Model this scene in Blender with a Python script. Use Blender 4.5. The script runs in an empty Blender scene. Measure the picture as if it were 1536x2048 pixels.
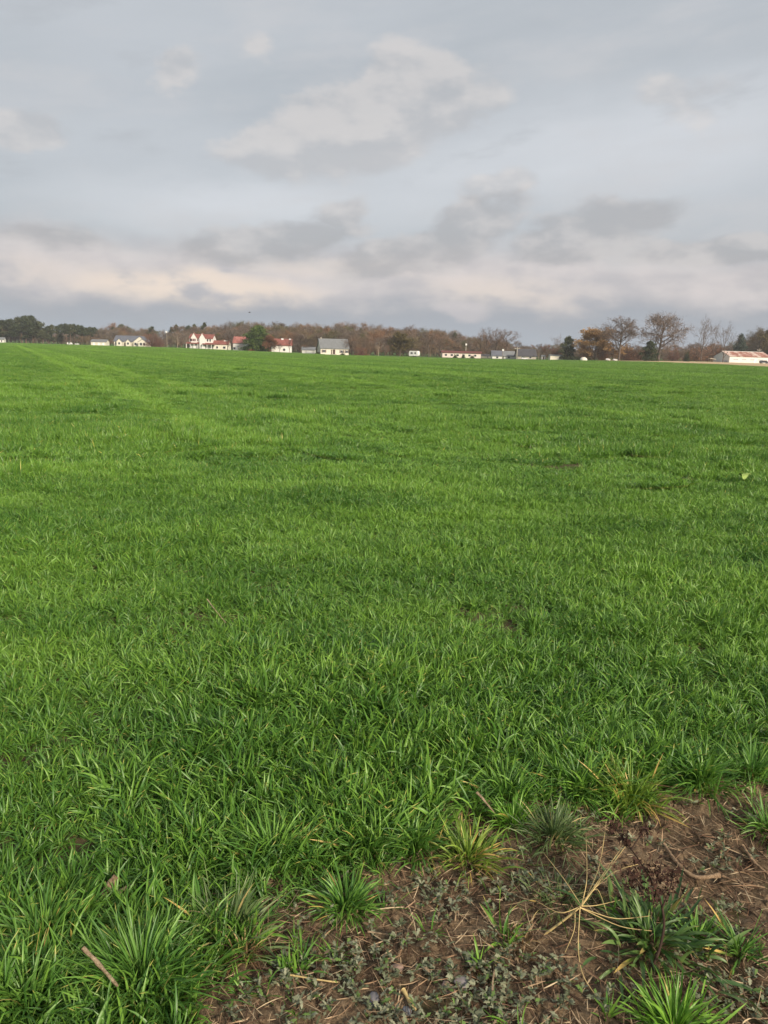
import bpy, math, random
import numpy as np
from mathutils import Matrix, Vector, Euler

# ------------------------------------------------------------------ camera, light, exposure
scene = bpy.context.scene
C = scene.collection
FPX, CX, CY = 1540.0, 768.0, 1024.0           # focal length and centre in photo pixels
EYE = 1.5
HZ0, HZS = 679.0, 0.027                       # horizon line: y = HZ0 + HZS * x
ROLL = math.atan(HZS)
PITCH = math.atan((CY - (HZ0 + HZS * CX)) * math.cos(ROLL) / FPX)
ROT = Matrix.Rotation(math.pi / 2 - PITCH, 3, 'X') @ Matrix.Rotation(ROLL, 3, 'Z')
cam_d = bpy.data.cameras.new('camera')
cam_d.sensor_fit = 'VERTICAL'
cam_d.sensor_height = 32.0
cam_d.lens = FPX / 2048.0 * 32.0
cam_d.clip_start = 0.05
cam_d.clip_end = 20000.0
cam = bpy.data.objects.new('camera', cam_d)
C.objects.link(cam)
cam.location = (0, 0, EYE)
cam.rotation_euler = ROT.to_euler()
scene.camera = cam

EXPOSURE = 0.9
scene.view_settings.view_transform = 'Standard'
scene.view_settings.look = 'None'
scene.view_settings.exposure = EXPOSURE
scene.view_settings.gamma = 1.0
scene.view_settings.use_curve_mapping = False
scene.render.filter_size = 0.95
scene.cycles.use_adaptive_sampling = True
scene.cycles.adaptive_threshold = 0.02
scene.cycles.max_bounces = 4
scene.cycles.diffuse_bounces = 3
scene.cycles.glossy_bounces = 2
scene.cycles.transmission_bounces = 3
scene.cycles.volume_bounces = 0

SUN_EL, SUN_AZ = 27.0, 142.0                  # azimuth clockwise from +Y: behind and to the right
sun_d = bpy.data.lights.new('sun', 'SUN')
sun_d.energy = 3.0
sun_d.angle = math.radians(10.0)
sun_d.color = (1.0, 0.86, 0.68)
sun = bpy.data.objects.new('sun', sun_d)
C.objects.link(sun)
sa, se = math.radians(SUN_AZ), math.radians(SUN_EL)
sun_dir = Vector((math.sin(sa) * math.cos(se), math.cos(sa) * math.cos(se), math.sin(se)))
sun.rotation_euler = (-sun_dir).to_track_quat('-Z', 'Y').to_euler()
sun.location = (30, -40, 60)


def ray(px, py):
    return (ROT @ Vector(((px - CX) / FPX, -(py - CY) / FPX, -1.0))).normalized()


def srgb(r, g, b):
    def f(c):
        c /= 255.0
        return c / 12.92 if c <= 0.04045 else ((c + 0.055) / 1.055) ** 2.4
    return (f(r), f(g), f(b))


# ------------------------------------------------------------------ node helpers
class NT:
    """tiny expression layer over a node tree"""
    def __init__(self, nt):
        self.nt = nt

    def new(self, t, **kw):
        n = self.nt.nodes.new(t)
        for k, v in kw.items():
            setattr(n, k, v)
        return n

    def put(self, sock, v):
        if v is None:
            return
        if hasattr(v, 'is_output'):
            self.nt.links.new(v, sock)
        else:
            if sock.type == 'RGBA' and len(v) == 3:
                v = (*v, 1.0)
            sock.default_value = v

    def m(self, op, a, b=None, c=None, clamp=False):
        n = self.new('ShaderNodeMath', operation=op, use_clamp=clamp)
        self.put(n.inputs[0], a); self.put(n.inputs[1], b); self.put(n.inputs[2], c)
        return n.outputs[0]

    def add(self, a, b): return self.m('ADD', a, b)
    def sub(self, a, b): return self.m('SUBTRACT', a, b)
    def mul(self, a, b): return self.m('MULTIPLY', a, b)

    def mapr(self, v, a, b, c=0.0, d=1.0, smooth=True):
        n = self.new('ShaderNodeMapRange', interpolation_type='SMOOTHSTEP' if smooth else 'LINEAR', clamp=True)
        self.put(n.inputs[0], v)
        for i, x in enumerate((a, b, c, d)):
            self.put(n.inputs[1 + i], x)
        return n.outputs[0]

    def mix(self, f, a, b, bt='MIX'):
        n = self.new('ShaderNodeMix', data_type='RGBA', blend_type=bt)
        self.put(n.inputs[0], f); self.put(n.inputs[6], a); self.put(n.inputs[7], b)
        return n.outputs[2]

    def noise(self, vec, scale, detail=4.0, rough=0.55, dist=0.0, col=False):
        n = self.new('ShaderNodeTexNoise')
        if vec is not None:
            self.put(n.inputs['Vector'], vec)
        n.inputs['Scale'].default_value = scale
        n.inputs['Detail'].default_value = detail
        n.inputs['Roughness'].default_value = rough
        n.inputs['Distortion'].default_value = dist
        return n.outputs['Color'] if col else n.outputs['Fac']

    def comb(self, x, y, z):
        n = self.new('ShaderNodeCombineXYZ')
        self.put(n.inputs[0], x); self.put(n.inputs[1], y); self.put(n.inputs[2], z)
        return n.outputs[0]

    def sep(self, v):
        n = self.new('ShaderNodeSeparateXYZ')
        self.put(n.inputs[0], v)
        return n.outputs[0], n.outputs[1], n.outputs[2]


# ------------------------------------------------------------------ sky
world = bpy.data.worlds.new('World')
scene.world = world
world.use_nodes = True
world.cycles.sampling_method = 'MANUAL'
world.cycles.sample_map_resolution = 256
wt = world.node_tree
wt.nodes.clear()
W = NT(wt)
SKY_STR = 0.1


def wc(r, g, b):
    k = 1.0 / (2 ** EXPOSURE) / SKY_STR
    return tuple(c * k for c in srgb(r, g, b))


def azel(px, py):
    d = ray(px, py)
    return math.atan2(d.x, d.y), math.asin(d.z)


dirv = W.new('ShaderNodeTexCoord').outputs['Generated']
dx, dy, dz = W.sep(dirv)
az0 = W.m('ARCTAN2', dx, dy)
el0 = W.m('ARCSINE', dz)
sky = W.new('ShaderNodeTexSky', sky_type='NISHITA')
sky.sun_disc = False
sky.sun_elevation = math.radians(SUN_EL)
sky.sun_rotation = math.radians(SUN_AZ)
sky.air_density = 1.0
sky.dust_density = 2.0
# flattened direction space: clouds are wider than tall
fv = W.comb(dx, dy, W.mul(dz, 1.9))
warp = W.noise(fv, 8.0, 5.0, 0.55, col=True)
wx, wy, wz = W.sep(warp)
az = W.add(az0, W.mul(W.sub(wx, 0.5), 0.09))
el = W.add(el0, W.mul(W.sub(wy, 0.5), 0.05))
fine = W.noise(fv, 15.0, 9.0, 0.60)
fv_up = W.comb(W.add(dx, 0.008), dy, W.mul(W.add(dz, 0.014), 1.9))
fine_up = W.noise(fv_up, 15.0, 9.0, 0.60)
relief = W.mul(W.sub(fine, fine_up), 4.0)
soft = W.noise(fv, 8.0, 3.0, 0.5)
puffn = W.noise(fv, 11.0, 6.0, 0.48)
puff_up = W.noise(W.comb(W.add(dx, 0.010), dy, W.mul(W.add(dz, 0.020), 1.9)), 11.0, 6.0, 0.48)
prelief = W.mul(W.sub(puffn, puff_up), 3.2)

# high grey veil with long soft streaks
streak = W.noise(W.comb(W.mul(az0, 0.9), W.add(W.mul(el0, 4.5), W.mul(az0, -0.55)), 0.35), 2.2, 7.0, 0.55)
broad = W.noise(fv, 1.9, 3.0, 0.5)
veil_f = W.mapr(W.add(W.mul(streak, 0.65), W.mul(broad, 0.45)), 0.40, 0.72)


def blob(px, py, rx, ry, rot=0.0, a=None, e=None):
    ca, ce = azel(px, py)
    k = math.cos(ce)
    u = W.mul(W.sub(a if a is not None else az, ca), k)
    v = W.sub(e if e is not None else el, ce)
    c, s = math.cos(math.radians(rot)), math.sin(math.radians(rot))
    uu = W.mul(W.add(W.mul(u, c), W.mul(v, s)), FPX / rx)
    vv = W.mul(W.sub(W.mul(v, c), W.mul(u, s)), FPX / ry)
    r2 = W.add(W.mul(uu, uu), W.mul(vv, vv))
    return W.sub(1.0, W.m('SQRT', r2))


def maxall(lst):
    o = lst[0]
    for x in lst[1:]:
        o = W.m('MAXIMUM', o, x)
    return o


light_patch = maxall([W.mapr(blob(1150, 300, 700, 150, 6), 0.0, 0.9),
                      W.mul(W.mapr(blob(520, 400, 480, 70, 4), 0.0, 0.9), 0.8)])
veil_f = W.m('MINIMUM', W.add(W.mul(veil_f, 0.40), W.mul(light_patch, 0.62)), 1.0)
base = W.mix(veil_f, wc(180, 186, 192), wc(215, 218, 223))
base = W.mix(0.04, base, sky.outputs[0])
# thin layered cloud all over the veil
lay = W.noise(W.comb(W.mul(az0, 1.3), W.add(W.mul(el0, 4.0), W.mul(az0, -0.4)), 1.7), 3.6, 8.0, 0.6)
base = W.mix(W.mul(W.mapr(lay, 0.46, 0.72), 0.5), base, wc(206, 206, 209))
base = W.mix(W.mul(W.mapr(lay, 0.44, 0.26), 0.5), base, wc(178, 183, 189))
eld = W.mul(el0, 180 / math.pi)
elw = W.mul(el, 180 / math.pi)

# light cumulus: crisp crowns, bases melting into the veil
def cum_main(e):
    return maxall([blob(745, 250, 265, 88, 16, az, e), blob(830, 175, 105, 95, 0, az, e), blob(620, 265, 180, 64, 14, az, e)])


main = cum_main(el)
cum = maxall([main, W.sub(blob(50, 265, 130, 48, 0), 0.10), W.sub(blob(360, 138, 72, 48, 20), 0.24),
              W.sub(blob(520, 100, 95, 55, 20), 0.46), W.sub(blob(1390, 195, 210, 95, -10), 0.48), W.sub(blob(1000, 378, 90, 46, 10), 0.05)])
cum_v = W.add(cum, W.add(W.mul(W.sub(puffn, 0.5), 0.65), W.mul(W.sub(fine, 0.5), 0.95)))
cum_d = W.mapr(cum_v, 0.07, 0.40)
cum_s = W.add(W.add(W.mul(prelief, 0.7), W.mul(relief, 0.38)), W.add(W.mul(W.sub(soft, 0.5), 0.4), W.mul(W.sub(main, cum_main(W.add(el, 0.022))), 0.75)))
cum_c = W.mix(W.mapr(cum_s, -0.40, 0.45), wc(186, 187, 190), wc(222, 216, 213))
base = W.mix(W.mul(cum_d, 0.54), base, cum_c)

# warm lit cloud bank low over the horizon, all the way round
bank_e = W.add(elw, W.add(W.mul(W.sub(puffn, 0.5), 2.4), W.mul(W.sub(fine, 0.5), 0.8)))
bank_top = W.add(W.mul(W.noise(W.comb(az0, 0.0, 3.0), 3.0, 3.0, 0.5), 2.6), 5.5)
bank_d = W.mapr(W.sub(bank_top, bank_e), -1.3, 1.5)
bn = W.noise(W.comb(W.mul(az0, 1.0), 0.0, W.mul(el0, 2.6)), 9.0, 7.0, 0.55)
bank_c = W.mix(W.mapr(W.add(W.mul(prelief, 0.35), bn), 0.15, 0.8), wc(192, 189, 192), wc(224, 215, 213))
hot = maxall([W.mapr(blob(400, 575, 310, 50, -2), 0.0, 0.65), W.mul(W.mapr(blob(1010, 590, 280, 48, -4), 0.0, 0.9), 0.5),
              W.mul(W.mapr(blob(60, 540, 190, 44, 0), 0.0, 0.9), 0.4), W.mul(W.mapr(blob(620, 525, 240, 34, 0), 0.0, 0.9), 0.4)])
hot = W.mul(hot, W.mapr(W.add(W.mul(prelief, 0.6), bn), 0.15, 0.55))
bank_c = W.mix(hot, bank_c, wc(246, 228, 212))
base = W.mix(W.mul(bank_d, 0.85), base, bank_c)

# dark ragged clouds in front of the veil
drk = maxall([blob(830, 508, 215, 50, 14), blob(945, 458, 175, 60, 22), blob(1175, 480, 175, 56, 10),
              blob(1265, 438, 130, 50, 4), blob(535, 482, 230, 50, 9), W.sub(blob(680, 420, 110, 42, 10), 0.22),
              W.sub(blob(1420, 500, 250, 36, 2), 0.15), W.sub(blob(90, 475, 300, 44, 0), 0.35)])
drk_d = W.mapr(W.add(drk, W.add(W.mul(W.sub(puffn, 0.5), 0.65), W.mul(W.sub(fine, 0.5), 1.0))), 0.06, 0.46)
drk_s = W.add(W.add(W.mul(prelief, 0.8), W.mul(relief, 0.35)), W.mul(W.sub(0.3, drk), 0.25))
drk_c = W.mix(W.mapr(drk_s, -0.3, 0.55), wc(172, 173, 176), wc(207, 203, 202))
base = W.mix(W.mul(drk_d, 0.66), base, drk_c)

# blue-grey distance below the bank
low_e = W.add(elw, W.mul(W.sub(bn, 0.5), 2.4))
low_d = W.mapr(low_e, 3.9, 2.2)
base = W.mix(W.mul(low_d, 0.92), base, W.mix(W.mapr(low_e, 0.2, 3.0), wc(170, 180, 191), wc(164, 170, 179)))
puff = W.sub(blob(925, 628, 70, 18, -4), 0.0)
base = W.mix(W.mul(W.mapr(W.add(puff, W.mul(W.sub(fine, 0.5), 1.3)), 0.05, 0.6), 0.6), base, wc(208, 202, 204))

bg = W.new('ShaderNodeBackground')
W.put(bg.inputs[0], base)
bg.inputs[1].default_value = SKY_STR
wo = W.new('ShaderNodeOutputWorld')
wt.links.new(bg.outputs[0], wo.inputs[0])

# ------------------------------------------------------------------ mesh helpers
rng = np.random.default_rng(7)
random.seed(7)


class MB:
    """collects polygons (tris and quads) as numpy blocks, builds one mesh"""
    def __init__(self):
        self.v, self.f4, self.f3, self.c, self.n = [], [], [], [], 0

    def quads(self, v, f, col=None):
        v = np.asarray(v, float).reshape(-1, 3)
        f = np.asarray(f, int)
        (self.f4 if f.shape[1] == 4 else self.f3).append(f + self.n)
        self.v.append(v)
        self.c.append(np.zeros((len(v), 3)) if col is None else np.asarray(col, float).reshape(-1, 3))
        self.n += len(v)

    def box(self, lo, hi):
        x0, y0, z0 = lo; x1, y1, z1 = hi
        v = [(x0, y0, z0), (x1, y0, z0), (x1, y1, z0), (x0, y1, z0), (x0, y0, z1), (x1, y0, z1), (x1, y1, z1), (x0, y1, z1)]
        f = [(0, 3, 2, 1), (4, 5, 6, 7), (0, 1, 5, 4), (1, 2, 6, 5), (2, 3, 7, 6), (3, 0, 4, 7)]
        self.quads(v, f)
        return self

    def poly_prism(self, pts, off):
        """pts: planar loop of 3-D points (tri or quad), extruded by vector off"""
        p = np.asarray(pts, float)
        n = len(p)
        v = np.vstack([p, p + np.asarray(off, float)])
        side = [(i, (i + 1) % n, n + (i + 1) % n, n + i) for i in range(n)]
        base_n = self.n
        self.quads(v, side)
        cap = [tuple(range(n - 1, -1, -1)), tuple(range(n, 2 * n))]
        (self.f4 if n == 4 else self.f3).append(np.asarray(cap, int) + base_n)
        return self

    def tube(self, pts, radii, sides=6, col=None, cap=True):
        pts = np.asarray(pts, float)
        radii = np.broadcast_to(np.asarray(radii, float), (len(pts),))
        tan = np.gradient(pts, axis=0)
        tan /= np.linalg.norm(tan, axis=1)[:, None] + 1e-9
        up = np.array([0, 0, 1.0]) if abs(tan[0][2]) < 0.9 else np.array([1.0, 0, 0])
        vs = []
        for i in range(len(pts)):
            s = np.cross(tan[i], up); s /= np.linalg.norm(s) + 1e-9
            t = np.cross(s, tan[i])
            a = np.arange(sides) / sides * 2 * math.pi
            vs.append(pts[i] + radii[i] * (np.cos(a)[:, None] * s + np.sin(a)[:, None] * t))
        v = np.vstack(vs)
        f = []
        for i in range(len(pts) - 1):
            for k in range(sides):
                a, b = i * sides + k, i * sides + (k + 1) % sides
                f.append((a, b, b + sides, a + sides))
        b0 = self.n
        self.quads(v, f, None if col is None else np.tile(col, (len(v), 1)))
        if cap:
            tri = []
            for st in (0, (len(pts) - 1) * sides):
                for k in range(1, sides - 1):
                    tri.append((st, st + k, st + k + 1))
            self.f3.append(np.asarray(tri, int) + b0)
        return self

    def segs(self, p0, p1, r0, r1, sides=4):
        """many independent tapered prisms at once"""
        p0, p1 = np.asarray(p0, float), np.asarray(p1, float)
        n = len(p0)
        if n == 0:
            return self
        d = p1 - p0
        d /= np.linalg.norm(d, axis=1)[:, None] + 1e-9
        up = np.where(np.abs(d[:, 2:3]) < 0.9, np.array([[0, 0, 1.0]]), np.array([[1.0, 0, 0]]))
        s = np.cross(d, up); s /= np.linalg.norm(s, axis=1)[:, None] + 1e-9
        t = np.cross(s, d)
        a = np.arange(sides) / sides * 2 * math.pi
        ring = np.cos(a)[None, :, None] * s[:, None, :] + np.sin(a)[None, :, None] * t[:, None, :]
        v = np.concatenate([p0[:, None, :] + np.asarray(r0)[:, None, None] * ring,
                            p1[:, None, :] + np.asarray(r1)[:, None, None] * ring], axis=1)
        k = np.arange(sides)
        f = np.stack([k, (k + 1) % sides, (k + 1) % sides + sides, k + sides], axis=1)
        f = (np.arange(n)[:, None, None] * 2 * sides + f[None]).reshape(-1, 4)
        self.quads(v.reshape(-1, 3), f)
        return self

    def tris(self, c, size, rr, stretch=1.0, col=None):
        """random little triangles at centres c"""
        c = np.asarray(c, float)
        n = len(c)
        a = rr.normal(size=(n, 3)); a /= np.linalg.norm(a, axis=1)[:, None]
        b = rr.normal(size=(n, 3)); b = np.cross(a, b); b /= np.linalg.norm(b, axis=1)[:, None] + 1e-9
        s = np.asarray(size).reshape(-1, 1) * rr.uniform(0.6, 1.3, (n, 1))
        v = np.stack([c - a * s * stretch * .5 - b * s * .45, c - a * s * stretch * .5 + b * s * .45, c + a * s * stretch * .6], axis=1)
        f = np.arange(3 * n).reshape(n, 3)
        cc = None
        if col is not None:
            cc = np.repeat(np.asarray(col, float), 3, axis=0)
        self.quads(v.reshape(-1, 3), f, cc)
        return self

    def slivers(self, p, d, length, width, rr):
        """thin triangles from p along d: twigs"""
        n = len(p)
        b = np.cross(d, rr.normal(size=(n, 3))); b /= np.linalg.norm(b, axis=1)[:, None] + 1e-9
        w = np.asarray(width).reshape(-1, 1) * .5
        v = np.stack([p - b * w, p + b * w, p + d * np.asarray(length).reshape(-1, 1)], axis=1)
        self.quads(v.reshape(-1, 3), np.arange(3 * n).reshape(n, 3))
        return self

    def mesh(self, name, mat=None, smooth=False, col=False):
        me = bpy.data.meshes.new(name)
        v = np.vstack(self.v) if self.v else np.zeros((0, 3))
        f4 = np.vstack(self.f4) if self.f4 else np.zeros((0, 4), int)
        f3 = np.vstack(self.f3) if self.f3 else np.zeros((0, 3), int)
        me.vertices.add(len(v)); me.vertices.foreach_set('co', v.ravel().astype(np.float32))
        nl = len(f4) * 4 + len(f3) * 3
        me.loops.add(nl)
        me.loops.foreach_set('vertex_index', np.concatenate([f4.ravel(), f3.ravel()]).astype(np.int32))
        me.polygons.add(len(f4) + len(f3))
        st = np.concatenate([np.arange(len(f4)) * 4, len(f4) * 4 + np.arange(len(f3)) * 3]).astype(np.int32)
        me.polygons.foreach_set('loop_start', st)
        me.polygons.foreach_set('use_smooth', np.full(len(st), smooth))
        if col:
            at = me.attributes.new('Col', 'FLOAT_COLOR', 'POINT')
            cc = np.ones((len(v), 4), np.float32)
            cc[:, :3] = np.vstack(self.c)
            at.data.foreach_set('color', cc.ravel())
        me.update()
        me.validate()
        if mat:
            me.materials.append(mat)
        return me

    def build(self, name, mat, parent=None, smooth=False, col=False, **tags):
        o = bpy.data.objects.new(name, self.mesh(name, mat, smooth, col))
        C.objects.link(o)
        if parent is not None:
            o.parent = parent
        for k, v in tags.items():
            o[k] = v
        return o


def thing(name, label, cat, loc=(0, 0, 0), rz=0.0, group=None, scale=None):
    o = bpy.data.objects.new(name, None)
    o.empty_display_size = 0.2
    C.objects.link(o)
    o.location = loc
    o.rotation_euler = (0, 0, rz)
    if scale is not None:
        o.scale = scale
    o['label'] = label
    o['category'] = cat
    if group:
        o['group'] = group
    return o


def mesh_obj(name, me, parent=None, mat=None):
    o = bpy.data.objects.new(name, me)
    C.objects.link(o)
    o.parent = parent
    if mat is not None:
        o.material_slots[0].link = 'OBJECT'
        o.material_slots[0].material = mat
    return o


def vnoise(x, y, s, seed=0):
    """smooth value noise on numpy arrays, 0..1"""
    r = np.random.default_rng(1000 + seed)
    T = r.random((256, 256))
    x, y = np.asarray(x, float) / s, np.asarray(y, float) / s
    xi, yi = np.floor(x).astype(int), np.floor(y).astype(int)
    fx, fy = x - xi, y - yi
    fx, fy = fx * fx * (3 - 2 * fx), fy * fy * (3 - 2 * fy)
    g = lambda i, j: T[i % 256, j % 256]
    return (g(xi, yi) * (1 - fx) + g(xi + 1, yi) * fx) * (1 - fy) + (g(xi, yi + 1) * (1 - fx) + g(xi + 1, yi + 1) * fx) * fy


# ------------------------------------------------------------------ materials
def mat(name, fn, rough=0.85, spec=0.25):
    m = bpy.data.materials.new(name)
    m.use_nodes = True
    nt = m.node_tree
    nt.nodes.clear()
    n = NT(nt)
    p = n.new('ShaderNodeBsdfPrincipled')
    p.inputs['Roughness'].default_value = rough
    p.inputs['Specular IOR Level'].default_value = spec
    out = n.new('ShaderNodeOutputMaterial')
    nt.links.new(p.outputs[0], out.inputs[0])
    c = fn(n, p, out)
    if c is not None:
        n.put(p.inputs['Base Color'], c)
    return m


def plain(name, c, var=0.15, scale=3.0, rough=0.8, spec=0.25, rnd=0.0, bump=0.0):
    def fn(n, p, out):
        pos = n.new('ShaderNodeTexCoord').outputs['Object']
        nz = n.noise(pos, scale, 5.0, 0.6)
        f = n.mapr(nz, 0.25, 0.75, 1 - var, 1 + var)
        if rnd:
            r = n.new('ShaderNodeObjectInfo').outputs['Random']
            f = n.mul(f, n.mapr(r, 0, 1, 1 - rnd, 1 + rnd, False))
        col = n.mix(1.0, c, n.comb(f, f, f), 'MULTIPLY')
        if bump:
            b = n.new('ShaderNodeBump')
            b.inputs['Strength'].default_value = bump
            b.inputs['Distance'].default_value = 0.01
            n.put(b.inputs['Height'], nz)
            n.put(p.inputs['Normal'], b.outputs[0])
        return col
    return mat(name, fn, rough, spec)


def leafy(name, c1, c2, rnd=0.0, transl=0.3, rough=0.6, scale=0.35):
    """foliage / twigs: two tones by position and by object"""
    def fn(n, p, out):
        pos = n.new('ShaderNodeNewGeometry').outputs['Position']
        f = n.mapr(n.noise(pos, scale, 4.0, 0.6), 0.3, 0.7)
        col = n.mix(f, c1, c2)
        if rnd:
            r = n.new('ShaderNodeObjectInfo').outputs['Random']
            k = n.mapr(r, 0, 1, 1 - rnd, 1 + rnd, False)
            col = n.mix(1.0, col, n.comb(k, k, k), 'MULTIPLY')
        n.put(p.inputs['Base Color'], col)
        if transl:
            t = n.new('ShaderNodeBsdfTranslucent')
            n.put(t.inputs[0], col)
            mx = n.new('ShaderNodeMixShader')
            mx.inputs[0].default_value = transl
            n.nt.links.new(p.outputs[0], mx.inputs[1])
            n.nt.links.new(t.outputs[0], mx.inputs[2])
            n.nt.links.new(mx.outputs[0], out.inputs[0])
    return mat(name, fn, rough, 0.2)


def grass_material(name, dark, light, yellow, yel=0.96, field=True, transl=0.22):
    def fn(n, p, out):
        at = n.new('ShaderNodeAttribute', attribute_name='Col')
        r, v, k = n.sep(at.outputs['Vector'])
        pos = n.new('ShaderNodeNewGeometry').outputs['Position']
        if field:
            x, y, z = n.sep(pos)
            a = math.radians(-26.0)
            # drill and wheel lines run away to the left: broad streaks across the rows
            u = n.sub(n.mul(x, math.cos(a)), n.mul(y, math.sin(a)))
            w = n.add(n.mul(x, math.sin(a)), n.mul(y, math.cos(a)))
            st = n.noise(n.comb(n.mul(u, 1.0), n.mul(w, 0.012), 0.0), 0.33, 2.0, 0.6)
            near_f = n.mapr(y, 14.0, 45.0)
            big = n.noise(pos, 0.11, 1.0, 0.5)
            med = n.noise(pos, 0.75, 2.0, 0.55)
            t = n.add(n.mul(n.sub(st, 0.5), n.mul(near_f, 1.5)), n.mul(n.sub(big, 0.5), 0.7))
            rip = n.noise(n.comb(n.mul(x, 0.38), y, 0.0), 1.15, 2.0, 0.55)
            t = n.add(t, n.add(n.mul(n.sub(med, 0.5), 0.9), n.mul(n.sub(rip, 0.5), 1.35)))
            t = n.add(t, n.mul(n.sub(r, 0.5), 0.8))
            for u0, hw, am in ((3.1, 0.7, 0.55), (5.3, 0.5, 0.35), (14.0, 0.9, 0.4)):   # thinner, yellower wheel tracks
                q_ = n.m('ABSOLUTE', n.sub(n.add(u, n.mul(n.sub(med, 0.5), 1.2)), u0))
                t = n.add(t, n.mul(n.mapr(q_, hw, 0.0), n.mul(n.mapr(y, 8.0, 16.0), am)))
            t = n.mapr(n.add(t, 0.5), 0.0, 1.0)
        else:
            t = n.mapr(n.add(r, n.mul(n.sub(n.noise(pos, 9.0, 2.0), 0.5), 0.8)), 0.0, 1.0)
        col = n.mix(t, dark, light)
        # pale sheath at the base
        col = n.mix(n.mapr(v, 0.22, 0.0), col, tuple(0.6 * a + 0.4 * b for a, b in zip(dark, yellow)))
        yf = n.mul(n.mapr(k, yel, yel + 0.004), n.mapr(v, 0.25, 0.6))
        col = n.mix(yf, col, yellow)
        tip = n.mul(n.mapr(k, yel - 0.10, yel - 0.09), n.mapr(v, 0.82, 0.95))
        col = n.mix(n.mul(tip, 0.8), col, yellow)
        n.put(p.inputs['Base Color'], col)
        t_ = n.new('ShaderNodeBsdfTranslucent')
        n.put(t_.inputs[0], n.mix(1.0, col, (1.0, 1.0, 0.55), 'MULTIPLY'))
        mx = n.new('ShaderNodeMixShader')
        mx.inputs[0].default_value = transl
        n.nt.links.new(p.outputs[0], mx.inputs[1])
        n.nt.links.new(t_.outputs[0], mx.inputs[2])
        n.nt.links.new(mx.outputs[0], out.inputs[0])
    return mat(name, fn, 0.42, 0.45)


M = {}
M['wheat'] = grass_material('wheat_leaf', (0.064, 0.168, 0.027), (0.188, 0.355, 0.052), (0.58, 0.50, 0.14), 0.994)
M['clump'] = grass_material('clump_leaf', (0.065, 0.175, 0.032), (0.17, 0.33, 0.055), (0.55, 0.44, 0.13), 0.985, False)
M['clump_yellow'] = grass_material('yellowing_leaf', (0.11, 0.21, 0.028), (0.25, 0.36, 0.06), (0.60, 0.42, 0.13), 0.90, False)
M['clump_grey'] = grass_material('greyish_leaf', (0.09, 0.15, 0.05), (0.19, 0.26, 0.10), (0.45, 0.36, 0.16), 0.93, False)
M['clump_bright'] = grass_material('bright_leaf', (0.10, 0.25, 0.025), (0.20, 0.38, 0.05), (0.50, 0.40, 0.10), 0.98, False)

M['broadleaf'] = grass_material('broad_weed_leaf', (0.045, 0.105, 0.028), (0.13, 0.22, 0.06), (0.4, 0.3, 0.1), 0.97, False)
M['dry'] = grass_material('dry_leaf', (0.13, 0.07, 0.035), (0.40, 0.28, 0.14), (0.5, 0.38, 0.18), 0.9, False)


def soil_fn(n, p, out):
    pos = n.new('ShaderNodeNewGeometry').outputs['Position']
    a = n.noise(pos, 2.6, 6.0, 0.65)
    b = n.noise(pos, 22.0, 6.0, 0.7)
    c = n.noise(pos, 140.0, 4.0, 0.7)
    d = n.noise(pos, 55.0, 5.0, 0.7)
    col = n.mix(n.mapr(a, 0.36, 0.62), (0.045, 0.029, 0.016), (0.172, 0.122, 0.074))
    col = n.mix(n.mapr(b, 0.5, 0.72, 0, 0.7), col, (0.225, 0.16, 0.096))
    col = n.mix(n.mapr(b, 0.47, 0.33, 0, 0.9), col, (0.04, 0.023, 0.015))
    col = n.mix(n.mapr(d, 0.48, 0.36, 0, 0.8), col, (0.045, 0.026, 0.017))
    col = n.mix(n.mapr(c, 0.45, 0.75, 0, 0.5), col, (0.36, 0.27, 0.18))
    bm = n.new('ShaderNodeBump')
    bm.inputs['Strength'].default_value = 0.9
    bm.inputs['Distance'].default_value = 0.012
    n.put(bm.inputs['Height'], n.add(b, n.mul(c, 0.45)))
    n.put(p.inputs['Normal'], bm.outputs[0])
    return col


M['soil'] = mat('soil', soil_fn, 0.9, 0.2)


def ground_fn(n, p, out):
    pos = n.new('ShaderNodeNewGeometry').outputs['Position']
    a = n.noise(pos, 0.05, 5.0, 0.6)
    b = n.noise(pos, 6.0, 6.0, 0.65)
    x, y, z = n.sep(pos)
    near = n.mix(n.mapr(b, 0.3, 0.7), (0.05, 0.045, 0.02), (0.11, 0.085, 0.05))
    far = n.mix(n.mapr(a, 0.35, 0.65), (0.06, 0.12, 0.028), (0.10, 0.15, 0.04))
    return n.mix(n.mapr(y, 25.0, 60.0), near, far)


M['ground'] = mat('field_ground', ground_fn, 0.95, 0.1)


def stubble_fn(n, p, out):
    pos = n.new('ShaderNodeNewGeometry').outputs['Position']
    a = n.noise(pos, 0.25, 5.0, 0.6)
    return n.mix(n.mapr(a, 0.3, 0.7), (0.40, 0.29, 0.17), (0.55, 0.43, 0.27))


M['stubble'] = mat('stubble', stubble_fn, 0.9, 0.1)
M['white'] = plain('white_siding', (0.70, 0.69, 0.665), 0.06, 1.2)
M['cream'] = plain('cream_siding', (0.68, 0.645, 0.555), 0.06, 1.2)
M['pinkwall'] = plain('pale_pink_wall', (0.74, 0.62, 0.58), 0.08, 0.8)
M['grey_roof'] = plain('grey_shingle', (0.17, 0.18, 0.19), 0.18, 1.6)
M['slate_roof'] = plain('slate_shingle', (0.12, 0.13, 0.16), 0.18, 1.6)
M['dark_roof'] = plain('dark_roof', (0.07, 0.07, 0.08), 0.2, 1.6)
M['red_roof'] = plain('red_roof', (0.34, 0.135, 0.115), 0.14, 0.7)
M['red_roof_dark'] = plain('dull_red_roof', (0.23, 0.085, 0.07), 0.2, 0.7)
M['maroon_roof'] = plain('maroon_roof', (0.16, 0.055, 0.05), 0.2, 0.7)
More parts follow.
